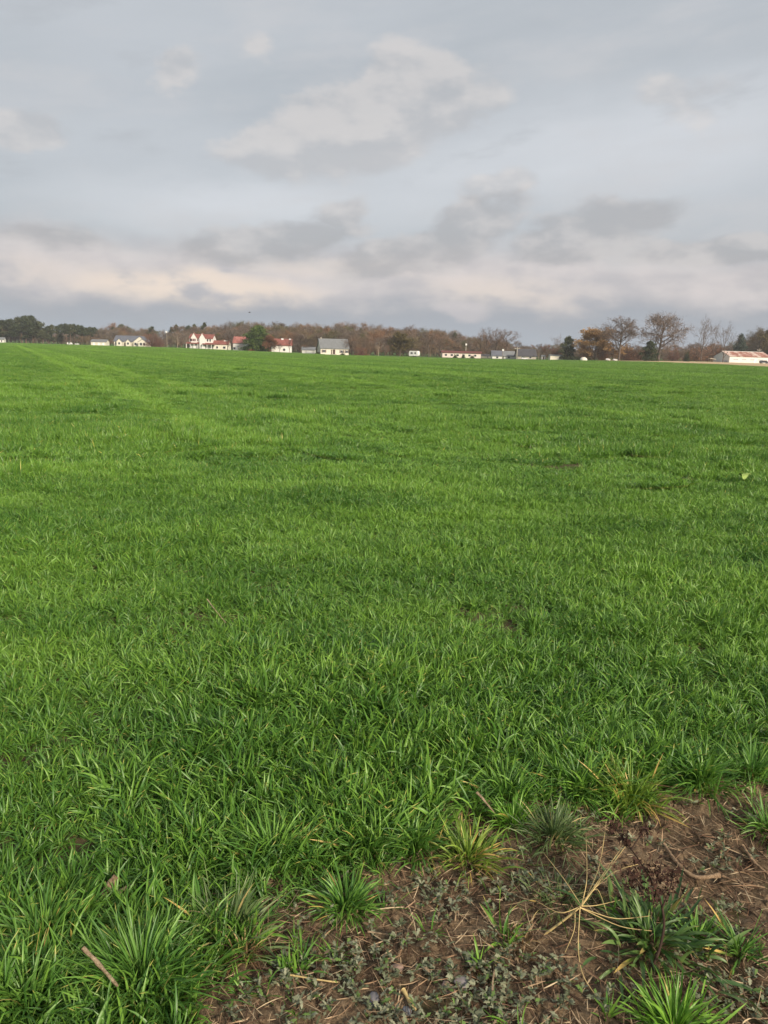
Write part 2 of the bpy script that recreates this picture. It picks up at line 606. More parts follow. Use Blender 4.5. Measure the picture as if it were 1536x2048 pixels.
M['glass'] = plain('window_glass', (0.03, 0.035, 0.045), 0.2, 1.0, 0.12, 0.5)
M['red_trim'] = plain('red_trim', (0.35, 0.09, 0.07), 0.1, 1.0)
M['trim'] = plain('white_trim', (0.82, 0.82, 0.80), 0.05, 1.0)
M['door'] = plain('dark_door', (0.08, 0.05, 0.04), 0.1, 1.0)
M['grey_metal'] = plain('grey_metal', (0.42, 0.43, 0.46), 0.1, 1.0, 0.45, 0.5)
M['concrete'] = plain('weathered_concrete', (0.40, 0.37, 0.32), 0.2, 1.5)
M['pole'] = plain('weathered_pole', (0.27, 0.22, 0.17), 0.2, 2.0)
M['lamp'] = plain('lamp_cover', (0.8, 0.8, 0.78), 0.05, 1.0, 0.3)
M['car_white'] = plain('white_car_paint', (0.78, 0.78, 0.78), 0.03, 1.0, 0.25, 0.5)
M['car_dark'] = plain('dark_car_paint', (0.05, 0.055, 0.07), 0.05, 1.0, 0.25, 0.5)
M['tyre'] = plain('tyre_rubber', (0.02, 0.02, 0.02), 0.1, 5.0)
M['bark'] = plain('grey_bark', (0.115, 0.09, 0.075), 0.25, 1.5)
M['bark_dark'] = plain('dark_bark', (0.06, 0.045, 0.038), 0.25, 1.5)
M['bark_pale'] = plain('pale_bark', (0.30, 0.25, 0.20), 0.2, 1.5)
M['pine_bark'] = plain('pine_bark', (0.15, 0.10, 0.075), 0.25, 1.5)
M['twig_grey'] = leafy('grey_twigs', (0.135, 0.105, 0.09), (0.20, 0.155, 0.13), 0.15, 0.0)
M['twig_brown'] = leafy('brown_twigs', (0.13, 0.085, 0.06), (0.21, 0.135, 0.095), 0.15, 0.0)
M['twig_red'] = leafy('reddish_twigs', (0.13, 0.06, 0.045), (0.21, 0.095, 0.065), 0.15, 0.1)
M['twig_dark'] = leafy('dark_twigs', (0.07, 0.048, 0.04), (0.12, 0.085, 0.07), 0.15, 0.0)
M['leaf_tan'] = leafy('tan_oak_leaves', (0.46, 0.28, 0.12), (0.62, 0.41, 0.21), 0.1, 0.25)
M['leaf_rust'] = leafy('rust_leaves', (0.19, 0.09, 0.05), (0.30, 0.16, 0.09), 0.1, 0.25)
M['leaf_olive'] = leafy('olive_leaves', (0.10, 0.085, 0.035), (0.18, 0.14, 0.06), 0.1, 0.25)
M['pine'] = leafy('pine_needles', (0.030, 0.045, 0.024), (0.075, 0.095, 0.045), 0.2, 0.15)
M['pine_olive'] = leafy('olive_pine_needles', (0.05, 0.062, 0.028), (0.11, 0.118, 0.055), 0.2, 0.15)
M['evergreen'] = leafy('evergreen_leaves', (0.05, 0.095, 0.024), (0.135, 0.19, 0.048), 0.1, 0.2)
M['spruce'] = leafy('blue_green_needles', (0.026, 0.045, 0.034), (0.06, 0.085, 0.06), 0.1, 0.15)
M['hedge'] = leafy('dark_hedge_leaves', (0.035, 0.05, 0.022), (0.075, 0.085, 0.035), 0.15, 0.2)


def woods_fn(n, p, out):
    pos = n.new('ShaderNodeNewGeometry').outputs['Position']
    r = n.new('ShaderNodeObjectInfo').outputs['Random']
    ra = n.new('ShaderNodeValToRGB')
    els = ra.color_ramp.elements
    els[0].position = 0.0; els[0].color = (0.155, 0.128, 0.108, 1)
    els[1].position = 1.0; els[1].color = (0.12, 0.12, 0.065, 1)
    for q, c in ((0.25, (0.17, 0.132, 0.104, 1)), (0.45, (0.235, 0.135, 0.08, 1)), (0.62, (0.13, 0.105, 0.088, 1)), (0.8, (0.21, 0.145, 0.09, 1))):
        e = els.new(q); e.color = c
    n.put(ra.inputs[0], r)
    f = n.mapr(n.noise(pos, 0.3, 4.0), 0.3, 0.7, 0.75, 1.25)
    return n.mix(1.0, ra.outputs[0], n.comb(f, f, f), 'MULTIPLY')


M['woods'] = mat('woods_twigs', woods_fn, 0.9, 0.1)

# ------------------------------------------------------------------ terrain
# photo column -> (distance to the far edge's buildings, photo row of the ground there, end of the green crop)
TAB = np.array([(-500, 480, 671, 450), (0, 480, 684.5, 450), (180, 450, 690, 425), (330, 420, 694, 395), (500, 360, 701, 335), (660, 330, 708, 305),
                (830, 330, 713, 305), (1000, 350, 717, 310), (1160, 340, 719.5, 305), (1240, 330, 721, 292),
                (1320, 335, 721.8, 258), (1400, 370, 723, 226), (1480, 400, 725, 200), (1536, 400, 726.5, 178), (2050, 400, 740, 150)], float)


def col_t(px):
    d = ray(px, HZ0 + HZS * px)
    return d.x / d.y


TT = np.array([col_t(p) for p in TAB[:, 0]])
ZF = np.array([EYE - (r[2] - (HZ0 + HZS * r[0])) * r[1] * 1.02 / FPX for r in TAB])


def terrain(X, Y):
    X, Y = np.asarray(X, float), np.asarray(Y, float)
    Yc = np.maximum(Y, 1.0)
    t = X / Yc
    zf = np.interp(t, TT, ZF)
    D = np.interp(t, TT, TAB[:, 1])
    s = np.clip((Yc - 50) / (D * 0.92 - 50), 0, 1)
    s = s * s * (3 - 2 * s)
    return zf * s + (Y > 12) * 0.0


def crop_end(X, Y):
    return np.interp(np.asarray(X) / np.maximum(np.asarray(Y), 0.5), TT, TAB[:, 3])


def spot(px, D):
    """world point on the ground at depth D in the photo column px"""
    x = col_t(px) * D
    return Vector((x, D, float(terrain(x, D))))


def ground_pt(px, py):
    """where the sight line through a photo pixel meets level ground near the camera"""
    d = ray(px, py)
    k = EYE / -d.z
    return np.array([d.x * k, d.y * k])


def sheet(name, xs, ys, zoff, material, keep=None):
    X, Y = np.meshgrid(xs, ys)
    Z = terrain(X, Y) + zoff
    v = np.stack([X, Y, Z], -1).reshape(-1, 3)
    nx = len(xs)
    i = np.arange(len(ys) - 1)[:, None] * nx + np.arange(nx - 1)[None]
    f = np.stack([i, i + 1, i + 1 + nx, i + nx], -1).reshape(-1, 4)
    b = MB(); b.quads(v, f)
    return b.build(name, material, smooth=True)


# ground: polar-ish sheet to the horizon
rr_ = np.concatenate([np.geomspace(0.4, 60, 24)[:-1], np.geomspace(60, 600, 40)[:-1], np.geomspace(600, 9000, 12)])
aa_ = np.concatenate([np.linspace(-180, -40, 20)[:-1], np.linspace(-40, 40, 81), np.linspace(40, 180, 20)[1:]])
A, R_ = np.meshgrid(np.radians(aa_), rr_)
gx, gy = np.sin(A) * R_, np.cos(A) * R_
gz = terrain(gx, gy)
gz[-4:] -= 0.0
nv = len(aa_)
ii = np.arange(len(rr_) - 1)[:, None] * nv + np.arange(nv - 1)[None]
gm = MB()
gm.quads(np.stack([gx, gy, gz], -1).reshape(-1, 3), np.stack([ii, ii + 1, ii + 1 + nv, ii + nv], -1).reshape(-1, 4))
gm.v.append(np.array([[0, 0, 0.0]])); gm.c.append(np.zeros((1, 3)))
gm.f3.append(np.array([(gm.n, k + 1, k) for k in range(nv - 1)])); gm.n += 1
g = gm.build('ground', M['ground'], smooth=True)
g['kind'] = 'structure'

# tan stubble strip beyond the crop on the right
tt = np.linspace(col_t(1165), col_t(2000), 60)
rows = []
for q in np.linspace(0, 1, 14):
    e = np.interp(tt, TT, TAB[:, 3]) - 1.0
    D = np.interp(tt, TT, TAB[:, 1]) + 12
    y = e * (1 - q) + D * q
    y = np.where(tt < col_t(1230), e + (D - e) * q * np.clip((tt - tt[0]) / (col_t(1230) - tt[0]), 0.02, 1), y)
    x = tt * y
    rows.append(np.stack([x, y, terrain(x, y) + 0.05], -1))
v = np.vstack(rows)
i = np.arange(13)[:, None] * 60 + np.arange(59)[None]
b = MB(); b.quads(v, np.stack([i, i + 1, i + 61, i + 60], -1).reshape(-1, 4))
o = b.build('stubble_strip', M['stubble'], smooth=True)
o['kind'] = 'structure'

# ------------------------------------------------------------------ grass
def blades(mb, bx, by, azi, L, w, tilt, bend, seg=4, fold=True, twist=None, rr=rng, bz=None, kval=None):
    """curved grass blades; Col = (random, along, random2)"""
    n = len(bx)
    t = np.linspace(0, 1, seg + 1)
    th = tilt[:, None] + bend[:, None] * t[None] ** 1.4
    ds = (L / seg)[:, None]
    sx = np.cumsum(np.concatenate([np.zeros((n, 1)), np.sin((th[:, 1:] + th[:, :-1]) / 2) * ds], 1), 1)
    sz = np.cumsum(np.concatenate([np.zeros((n, 1)), np.cos((th[:, 1:] + th[:, :-1]) / 2) * ds], 1), 1)
    ca, sa_ = np.cos(azi)[:, None], np.sin(azi)[:, None]
    wob = (rr.normal(size=(n, 1)) * 0.10) * (t[None] ** 2) * L[:, None]
    px = bx[:, None] + sx * ca - wob * sa_
    py = by[:, None] + sx * sa_ + wob * ca
    pz = sz + (0 if bz is None else bz[:, None])
    P = np.stack([px, py, pz], -1)
    tang = np.stack([np.sin(th) * ca, np.sin(th) * sa_, np.cos(th)], -1)
    h = np.stack([-sa_, ca, np.zeros_like(ca)], -1)
    h = np.broadcast_to(h, tang.shape)
    nrm = np.cross(tang, h)
    if twist is None:
        twist = rr.normal(size=n) * 0.9
    ph = (rr.normal(size=n) * 0.5)[:, None] + twist[:, None] * t[None]
    side = np.cos(ph)[..., None] * h + np.sin(ph)[..., None] * nrm
    up = -np.sin(ph)[..., None] * h + np.cos(ph)[..., None] * nrm
    prof = np.minimum(1.0, 0.5 + 2.2 * t) * np.maximum(0.0, 1 - t ** 3.8)
    prof[-1] = 0.03
    hw = (w[:, None] * 0.5 * prof[None])[..., None]
    r1 = rr.random(n) if kval is None else rr.random(n)
    k1 = rr.random(n) if kval is None else kval
    def colr(m):
        cc = np.empty((n, seg + 1, m, 3))
        cc[..., 0] = r1[:, None, None]
        cc[..., 1] = t[None, :, None]
        cc[..., 2] = k1[:, None, None]
        return cc
    if fold:
        V = np.stack([P - side * hw, P + up * hw * -0.35, P + side * hw], 2)
        m = 3
    else:
        V = np.stack([P - side * hw, P + side * hw], 2)
        m = 2
    base_ = (np.arange(n) * (seg + 1) * m)[:, None, None]
    s_ = np.arange(seg)[None, :, None] * m
    q = np.arange(m - 1)[None, None, :]
    a = base_ + s_ + q
    F = np.stack([a, a + 1, a + 1 + m, a + m], -1).reshape(-1, 4)
    mb.quads(V.reshape(-1, 3), F, colr(m).reshape(-1, 3))


protos = bpy.data.collections.new('grass_prototypes')       # not linked: only instanced
n_proto = 0


def add_proto(mb):
    global n_proto
    me = mb.mesh('proto_%03d' % n_proto, M['wheat'], True, True)
    o = bpy.data.objects.new('proto_%03d' % n_proto, me)
    protos.objects.link(o)
    n_proto += 1


NEAR_N, MID_N, FAR_N = 14, 6, 5
for k in range(NEAR_N):                                      # one wheat plant each
    r = np.random.default_rng(50 + k)
    n = int(r.integers(15, 23))
    a = r.uniform(0, 2 * math.pi, n)
    rad = np.abs(r.normal(size=n)) * 0.012
    lean = r.uniform(0, 2 * math.pi)
    b = MB()
    L = r.uniform(0.055, 0.135, n)
    blades(b, rad * np.cos(a), rad * np.sin(a), np.where(r.random(n) < 0.35, lean + r.normal(size=n) * 0.6, a), L,
           r.uniform(0.0046, 0.0082, n), np.radians(r.uniform(4, 58, n)), np.radians(r.uniform(10, 105, n)), 6, True, rr=r)
    add_proto(b)
for k in range(MID_N):                                       # patch, about 0.6 m radius
    r = np.random.default_rng(80 + k)
    n = 4600
    npl = 260
    pa, pr = r.uniform(0, 2 * math.pi, npl), 0.62 * np.sqrt(r.random(npl))
    hs = 0.55 + 0.9 * vnoise(pr * np.cos(pa) * .7 + 5, pr * np.sin(pa) + 5, .22, 200 + k) + r.normal(size=npl) * .1
    la = vnoise(pr * np.cos(pa) + 5, pr * np.sin(pa) + 5, .3, 220 + k) * 4 * math.pi
    pid = r.integers(0, npl, n)
    a = r.uniform(0, 2 * math.pi, n)
    b = MB()
    bx = pr[pid] * np.cos(pa[pid]) + r.normal(size=n) * 0.018
    by = pr[pid] * np.sin(pa[pid]) + r.normal(size=n) * 0.018
    blades(b, bx, by, np.where(r.random(n) < 0.4, la[pid] + r.normal(size=n) * 0.6, a), r.uniform(0.065, 0.15, n) * hs[pid],
           r.uniform(0.0055, 0.0095, n), np.radians(r.uniform(3, 48, n)), np.radians(r.uniform(8, 80, n)), 3, False, rr=r)
    add_proto(b)
for k in range(FAR_N):                                       # patch, about 2.3 m radius
    r = np.random.default_rng(120 + k)
    n = 7000
    npl = 420
    pa, pr = r.uniform(0, 2 * math.pi, npl), 2.4 * np.sqrt(r.random(npl))
    hs = r.uniform(0.55, 1.4, npl)
    la = r.uniform(0, 2 * math.pi, npl)
    pid = r.integers(0, npl, n)
    b = MB()
    bx = pr[pid] * np.cos(pa[pid]) + r.normal(size=n) * 0.07
    by = pr[pid] * np.sin(pa[pid]) + r.normal(size=n) * 0.07
    blades(b, bx, by, r.uniform(0, 2 * math.pi, n), r.uniform(0.08, 0.17, n) * hs[pid],
           r.uniform(0.014, 0.024, n), np.radians(r.uniform(3, 48, n)), np.radians(r.uniform(8, 65, n)), 2, False, rr=r)
    add_proto(b)

# edge of the crop against the bare headland, traced on the ground
EDGE_PX = [(300, 2300), (400, 2048), (440, 1990), (455, 1930), (500, 1880), (560, 1775), (640, 1740), (760, 1722), (850, 1712), (885, 1655),
           (960, 1638), (1060, 1622), (1120, 1606), (1200, 1606), (1300, 1588), (1345, 1596), (1420, 1566), (1536, 1548), (1800, 1520), (2300, 1480)]
EDGE = np.array([ground_pt(*p) for p in EDGE_PX])
SOIL_POLY = np.vstack([EDGE, [[3.0, 0.3], [-0.4, 0.3]]])


def inside(poly, x, y):
    x, y = np.asarray(x), np.asarray(y)
    c = np.zeros(x.shape, bool)
    n = len(poly)
    for i in range(n):
        x0, y0 = poly[i]; x1, y1 = poly[(i + 1) % n]
        hit = ((y0 > y) != (y1 > y)) & (x < (x1 - x0) * (y - y0) / (y1 - y0 + 1e-12) + x0)
        c ^= hit
    return c


def edge_dist(x, y):
    d = np.full(np.shape(x), 1e9)
    for i in range(len(EDGE) - 1):
        a, b_ = EDGE[i], EDGE[i + 1]
        ab = b_ - a
        t = np.clip(((x - a[0]) * ab[0] + (y - a[1]) * ab[1]) / (ab @ ab), 0, 1)
        d = np.minimum(d, np.hypot(x - a[0] - t * ab[0], y - a[1] - t * ab[1]))
    return d


P_, R3, S3, I_ = [], [], [], []
TANW = math.tan(math.radians(35))


def push(x, y, z, rx, ry, rz, s, sz, idx):
    P_.append(np.stack([x, y, z], -1)); R3.append(np.stack([rx, ry, rz], -1))
    S3.append(np.stack([s, s, s * sz], -1)); I_.append(idx)


# near plants, loosely in drilled rows
def leaning(dx_, dy_, rz_):
    """euler x, y so that the plant leans to world direction (dx, dy) after turning by rz"""
    lx = dx_ * np.cos(rz_) + dy_ * np.sin(rz_); ly = -dx_ * np.sin(rz_) + dy_ * np.cos(rz_)
    return -ly, lx


nt_ = 2300
tx, ty = rng.uniform(-7.2, 7.2, nt_), rng.uniform(0.6, 9.6, nt_)
tsize = rng.uniform(0.7, 1.35, nt_)
m1 = 60000
tid = rng.integers(0, nt_, m1)
ox_, oy_ = rng.normal(size=m1) * 0.085 * tsize[tid], rng.normal(size=m1) * 0.075 * tsize[tid]
m2 = 66000
x = np.concatenate([tx[tid] + ox_, rng.uniform(-7.2, 7.2, m2)]); y = np.concatenate([ty[tid] + oy_, rng.uniform(0.6, 9.6, m2)])
ldx = np.concatenate([ox_ * 5.0, np.zeros(m2)]); ldy = np.concatenate([oy_ * 5.0, np.zeros(m2)])
th_ = np.concatenate([0.22 * tsize[tid] * np.exp(-(ox_ ** 2 + oy_ ** 2) / .012), np.full(m2, -0.02)])
k = (np.abs(x) < 0.75 + y * TANW) & (np.hypot(x, y) < 9.8) & (y > .5)
x, y, ldx, ldy, th_ = x[k], y[k], ldx[k], ldy[k], th_[k]
ins = inside(SOIL_POLY, x, y)
ed = edge_dist(x, y)
clump = 0.55 * vnoise(x * .6, y, 0.40, 3) + 0.45 * vnoise(x, y, 0.17, 33)
thin = vnoise(x, y, 0.22, 4)
u_ = rng.random(len(x))
keep = (~ins & ((ed > 0.08) | (thin > 0.30)) & (u_ < 0.90 + 0.6 * clump)) | (ins & (ed < 0.28) & (u_ < 0.34 * (1 - ed / 0.28)) & (thin > .4)) | (ins & (ed < 0.8) & (u_ < 0.035) & (thin > .5))
x, y, ldx, ldy, th_, clump, ed, ins = x[keep], y[keep], ldx[keep], ldy[keep], th_[keep], clump[keep], ed[keep], ins[keep]
n = len(x)
big_h = vnoise(x * .45, y, 0.85, 34)
big_h = np.clip((big_h - .25) / .5, 0, 1) ** 1.3
hs = 0.48 + 0.42 * clump + 0.40 * big_h + th_ + rng.normal(size=n) * 0.09
hs *= 1.0 + 0.25 * np.clip((2.6 - y) / 1.0, 0, 1)            # the headland edge stands taller
hs *= np.where(ins, 0.72, 1.0)
wa = vnoise(x * .5, y, 0.9, 5) * 4 * math.pi
wm = 0.42 * vnoise(x * .5, y, 0.6, 6)
rz_ = rng.uniform(0, 6.28, n)
rx_, ry_ = leaning(np.clip(ldx, -.7, .7) + wm * np.cos(wa), np.clip(ldy, -.7, .7) + wm * np.sin(wa), rz_)
push(x, y, np.full(n, -0.004), rx_, ry_, rz_, np.clip(hs, 0.38, 1.6),
     rng.uniform(0.8, 1.15, n), rng.integers(0, NEAR_N, n))
# middle distance
gx_, gy_ = np.meshgrid(np.arange(-40, 40, 0.70), np.arange(7, 52, 0.70))
x, y = gx_.ravel() + rng.uniform(-.3, .3, gx_.size), gy_.ravel() + rng.uniform(-.3, .3, gx_.size)
rad = np.hypot(x, y)
k = (np.abs(x) < 2 + y * TANW) & (rad > 9.3) & (rad < 50)
x, y = x[k], y[k]
n = len(x)
hs = 0.40 + 1.1 * vnoise(x * .5, y, 1.2, 8) ** 1.6 + 0.35 * vnoise(x * 0.3, y, 1.0, 11)
push(x, y, terrain(x, y) + 0.09 * (vnoise(x, y, 2.6, 9) - 0.5), rng.normal(size=n) * 0.05, rng.normal(size=n) * 0.05, rng.uniform(0, 6.28, n), np.full(n, 1.0),
     hs, NEAR_N + rng.integers(0, MID_N, n))
# far field
gx_, gy_ = np.meshgrid(np.arange(-330, 330, 2.6), np.arange(46, 470, 2.6))
x, y = gx_.ravel() + rng.uniform(-1, 1, gx_.size), gy_.ravel() + rng.uniform(-1, 1, gx_.size)
k = (np.abs(x) < 5 + y * TANW) & (np.hypot(x, y) > 48) & (y < crop_end(x, y) - 2.4)
x, y = x[k], y[k]
n = len(x)
hs = 0.45 + 0.55 * vnoise(x, y, 7.0, 12) + 0.45 * vnoise(x * .4, y, 3.0, 14)
push(x, y, terrain(x, y) + 0.10 * (vnoise(x, y, 9.0, 13) - 0.5), np.zeros(n), np.zeros(n), rng.uniform(0, 6.28, n), np.full(n, 1.0),
     hs, NEAR_N + MID_N + rng.integers(0, FAR_N, n))


def instancer(name, pts, rot, scl, idx, coll, **tags):
    me = bpy.data.meshes.new(name)
    me.vertices.add(len(pts)); me.vertices.foreach_set('co', pts.ravel().astype(np.float32))
    a = me.attributes.new('rot', 'FLOAT_VECTOR', 'POINT'); a.data.foreach_set('vector', rot.ravel().astype(np.float32))
    a = me.attributes.new('scl', 'FLOAT_VECTOR', 'POINT'); a.data.foreach_set('vector', scl.ravel().astype(np.float32))
    a = me.attributes.new('idx', 'INT', 'POINT'); a.data.foreach_set('value', idx.astype(np.int32))
    o = bpy.data.objects.new(name, me)
    C.objects.link(o)
    ng = bpy.data.node_groups.new(name + '_scatter', 'GeometryNodeTree')
    ng.interface.new_socket('Geometry', in_out='INPUT', socket_type='NodeSocketGeometry')
    ng.interface.new_socket('Geometry', in_out='OUTPUT', socket_type='NodeSocketGeometry')
    gi = ng.nodes.new('NodeGroupInput'); go = ng.nodes.new('NodeGroupOutput')
    ci = ng.nodes.new('GeometryNodeCollectionInfo')
    ci.inputs['Collection'].default_value = coll
    ci.inputs['Separate Children'].default_value = True
    ci.inputs['Reset Children'].default_value = True
    iop = ng.nodes.new('GeometryNodeInstanceOnPoints')
    iop.inputs['Pick Instance'].default_value = True
    def na(nm, dt):
        q = ng.nodes.new('GeometryNodeInputNamedAttribute'); q.data_type = dt
        q.inputs['Name'].default_value = nm
        return q.outputs[0]
    e2r = ng.nodes.new('FunctionNodeEulerToRotation')
    L = ng.links.new
    L(na('rot', 'FLOAT_VECTOR'), e2r.inputs[0])
    L(e2r.outputs[0], iop.inputs['Rotation'])
    L(na('scl', 'FLOAT_VECTOR'), iop.inputs['Scale'])
    L(na('idx', 'INT'), iop.inputs['Instance Index'])
    L(gi.outputs[0], iop.inputs['Points'])
    L(ci.outputs[0], iop.inputs['Instance'])
    L(iop.outputs[0], go.inputs[0])
    md = o.modifiers.new('scatter', 'NODES')
    md.node_group = ng
    for kk, vv in tags.items():
        o[kk] = vv
    return o


instancer('wheat_grass', np.vstack(P_), np.vstack(R3), np.vstack(S3), np.concatenate(I_), protos,
          label='young green wheat covering the whole field to the houses', category='crop', kind='stuff')

# ------------------------------------------------------------------ trees (prototypes as mesh pairs, unit: metres)
def grow(r, H, clear, limbs, angle, limb_len, levels=4, tropism=0.25, kids=(5, 5, 4), r0=0.30, wiggle=0.18, leader=True):
    """skeleton of a bare tree: list per level of (p0,p1,r0,r1)"""
    out = [[] for _ in range(levels + 1)]
    tips = []

    def branch(p, d, L, rad, lv):
        ns = 6 if lv == 0 else (4 if lv < 3 else 2)
        pts = [p.copy()]
        for s in range(ns):
            d = d + r.normal(size=3) * wiggle * (0.12 if lv == 0 else 1.0)
            d[2] += tropism * (0.25 if lv < 2 else 0.12)
            d /= np.linalg.norm(d)
            p = p + d * L / ns
            pts.append(p.copy())
            f0 = 1 - 0.75 * s / ns; f1 = 1 - 0.75 * (s + 1) / ns
            out[lv].append((pts[-2], pts[-1], rad * f0, rad * f1))
        if lv >= levels:
            tips.append(pts[-1])
            return
        nk = limbs if lv == 0 else kids[min(lv - 1, len(kids) - 1)]
        for q in range(nk):
            if lv == 0:
                f = clear + (1 - clear) * (q + r.random() * .8) / nk
            else:
                f = 0.25 + 0.75 * (q + r.random()) / nk
            f = min(f, 0.999)
            i_ = int(f * ns); u = f * ns - i_
            bp = pts[i_] * (1 - u) + pts[i_ + 1] * u
            dd = pts[i_ + 1] - pts[i_]; dd /= np.linalg.norm(dd)
            ang = math.radians(angle if lv == 0 else 42) * r.uniform(0.75, 1.25)
            perp = np.cross(dd, r.normal(size=3)) if lv else np.array([math.cos(q * 2.4 + r.random()), math.sin(q * 2.4 + r.random()), 0])
            perp /= np.linalg.norm(perp) + 1e-9
            nd = dd * math.cos(ang) + perp * math.sin(ang)
            LL = (limb_len * H if lv == 0 else L * 0.52) * r.uniform(0.75, 1.2)
            if lv == 0:
                LL *= 1.0 - 0.55 * max(0, (f - clear) / (1 - clear + 1e-6)) ** 1.5
            branch(bp, nd, LL, rad * (0.55 if lv == 0 else 0.5) * (1 - .35 * f), lv + 1)
    branch(np.array([0, 0, -0.15]), np.array([0, 0, 1.0]), H * (0.92 if leader else 0.6), r0, 0)
    return out, np.array(tips)


def tree_meshes(name, seed, H=10.0, kind='bare', **kw):
    """returns (trunk mesh, crown mesh), height about H"""
    r = np.random.default_rng(seed)
    tr, cr = MB(), MB()
    tm, cm = kw.pop('mats', (M['bark'], M['twig_grey']))
    fill = kw.pop('fill', 0)
    leaves = kw.pop('leaves', 0)
    leaf_size = kw.pop('leaf_size', 0.16)
    low = kw.pop('low', 0.0)
    tw = kw.pop('twig', 0.012)
    if kind == 'bare':
        out, tips = grow(r, H, **kw)
        allp = np.array([s[1] for lv in out for s in lv])
        for lv, segs in enumerate(out):
            if not segs:
                continue
            p0 = np.array([s[0] for s in segs]); p1 = np.array([s[1] for s in segs])
            a = np.array([s[2] for s in segs]); c = np.array([s[3] for s in segs])
            if lv <= 2:
                tr.segs(p0, p1, np.maximum(a, tw), np.maximum(c, tw), 6 if lv == 0 else 4)
            else:
                cr.segs(p0, p1, np.maximum(a, tw), np.maximum(c, tw * .7), 3)
        if fill and len(tips):
            idx = r.integers(0, len(tips), fill)
            p = tips[idx] + r.normal(size=(fill, 3)) * H * 0.02
            cen = np.array([0, 0, H * 0.45])
            d = (p - cen); d /= np.linalg.norm(d, axis=1)[:, None]
            d = d + r.normal(size=d.shape) * 0.55 + np.array([0, 0, .25]); d /= np.linalg.norm(d, axis=1)[:, None]
            cr.slivers(p, d, r.uniform(0.03, 0.075, fill) * H, r.uniform(0.0025, 0.005, fill) * H, r)
        if leaves and len(tips):
            idx = r.integers(0, len(tips), max(60, leaves // 14))[r.integers(0, max(60, leaves // 14), leaves)] if leaves < 4000 else r.integers(0, len(tips), leaves)
            p = tips[idx] + r.normal(size=(leaves, 3)) * H * 0.022
            p = p[p[:, 2] > low * H]
            cr.tris(p, np.full(len(p), leaf_size), r)
    elif kind == 'pine':
        clear, wid, ncl = kw.get('clear', 0.45), kw.get('wid', 0.22), kw.get('n', 34)
        bend = r.normal(size=2) * 0.02 * H
        zz = np.linspace(0, 1, 8)
        pts = np.stack([bend[0] * zz ** 2, bend[1] * zz ** 2, zz * H * 0.95 - 0.15], -1)
        tr.tube(pts, np.linspace(0.022, 0.006, 8) * H, 6)
        for q in range(ncl):
            f = clear + (1 - clear) * ((q + r.random()) / ncl)
            z = f * H * 0.95
            u = (f - clear) / (1 - clear)
            rad = wid * H * (0.55 + 0.75 * math.sin(math.pi * min(1, 0.25 + 0.72 * u))) * r.uniform(0.35, 1.0) * (1.05 - 0.75 * u ** 3)
            a = r.uniform(0, 2 * math.pi)
            c0 = np.array([bend[0] * f ** 2, bend[1] * f ** 2, z - rad * 0.25])
            c1 = np.array([math.cos(a) * rad, math.sin(a) * rad, z + rad * 0.12]) + np.array([bend[0], bend[1], 0]) * f ** 2
            tr.segs([c0], [c1], [0.006 * H], [0.003 * H], 4)
            m = 85
            p = c1 + r.normal(size=(m, 3)) * np.array([1, 1, 0.55]) * H * 0.042 * r.uniform(0.8, 1.4)
            cr.tris(p, np.full(m, 0.032 * H), r, 1.3)
        p = np.array([bend[0], bend[1], H * 0.96]) + r.normal(size=(70, 3)) * H * 0.03
        cr.tris(p, np.full(70, 0.03 * H), r, 1.3)
    elif kind == 'cone':
        wid, ncl, pw = kw.get('wid', 0.45), kw.get('n', 120), kw.get('pw', 0.8)
        tr.tube([(0, 0, -.15), (0, 0, H * .5), (0, 0, H * .95)], [0.03 * H, 0.018 * H, 0.004 * H], 6)
        for q in range(ncl):
            f = (q + r.random()) / ncl
            rad = wid * H * (math.sin(math.pi * min(1.0, 0.30 + 0.70 * f)) ** pw) * r.uniform(0.45, 1.0) * (0.9 + 0.25 * math.sin(f * 23))
            a = r.uniform(0, 2 * math.pi)
            c1 = np.array([math.cos(a) * rad, math.sin(a) * rad, 0.03 * H + f * H * 0.94])
            if q % 2 == 0:
                tr.segs([np.array([0, 0, c1[2] - rad * .2])], [c1], [0.006 * H], [0.002 * H], 4)
            m = 70
            p = c1 + r.normal(size=(m, 3)) * np.array([1, 1, 0.7]) * H * 0.045
            cr.tris(p, np.full(m, 0.034 * H), r, 1.2)
    elif kind == 'bush':
        wid = kw.get('wid', 0.6)
        nb = 26
        a = r.uniform(0, 2 * math.pi, nb)
        tl = r.uniform(0.1, 0.9, nb)
        p0 = np.zeros((nb, 3)); p0[:, 2] = -.1
        p1 = np.stack([np.cos(a) * np.sin(tl) * wid * H, np.sin(a) * np.sin(tl) * wid * H, np.cos(tl) * H * .75], -1)
        tr.segs(p0, p1, np.full(nb, .012 * H), np.full(nb, .005 * H), 4)
        m = kw.get('n', 2600)
        d = r.normal(size=(m, 3)); d[:, 2] = np.abs(d[:, 2]); d /= np.linalg.norm(d, axis=1)[:, None]
        lump = 0.8 + 0.28 * np.sin(d[:, 0] * 5 + seed) * np.sin(d[:, 1] * 6 + 1.3 * seed) + 0.15 * np.sin(d[:, 2] * 9 + seed)
        rad = r.random(m) ** 0.4 * lump
        p = d * rad[:, None] * np.array([wid * H, wid * H, H * 0.95])
        if leaves:
            cr.tris(p[:leaves], np.full(min(leaves, m), leaf_size * H * 0.1), r, 1.2)
            p, d = p[leaves:], d[leaves:]
        dd = d + r.normal(size=d.shape) * 0.5 + np.array([0, 0, .4]); dd /= np.linalg.norm(dd, axis=1)[:, None]
        if len(p):
            cr.slivers(p, dd, r.uniform(0.08, 0.2, len(p)) * H, r.uniform(0.006, 0.012, len(p)) * H, r)
    return tr.mesh(name + '_trunk', tm), cr.mesh(name + '_crown', cm)


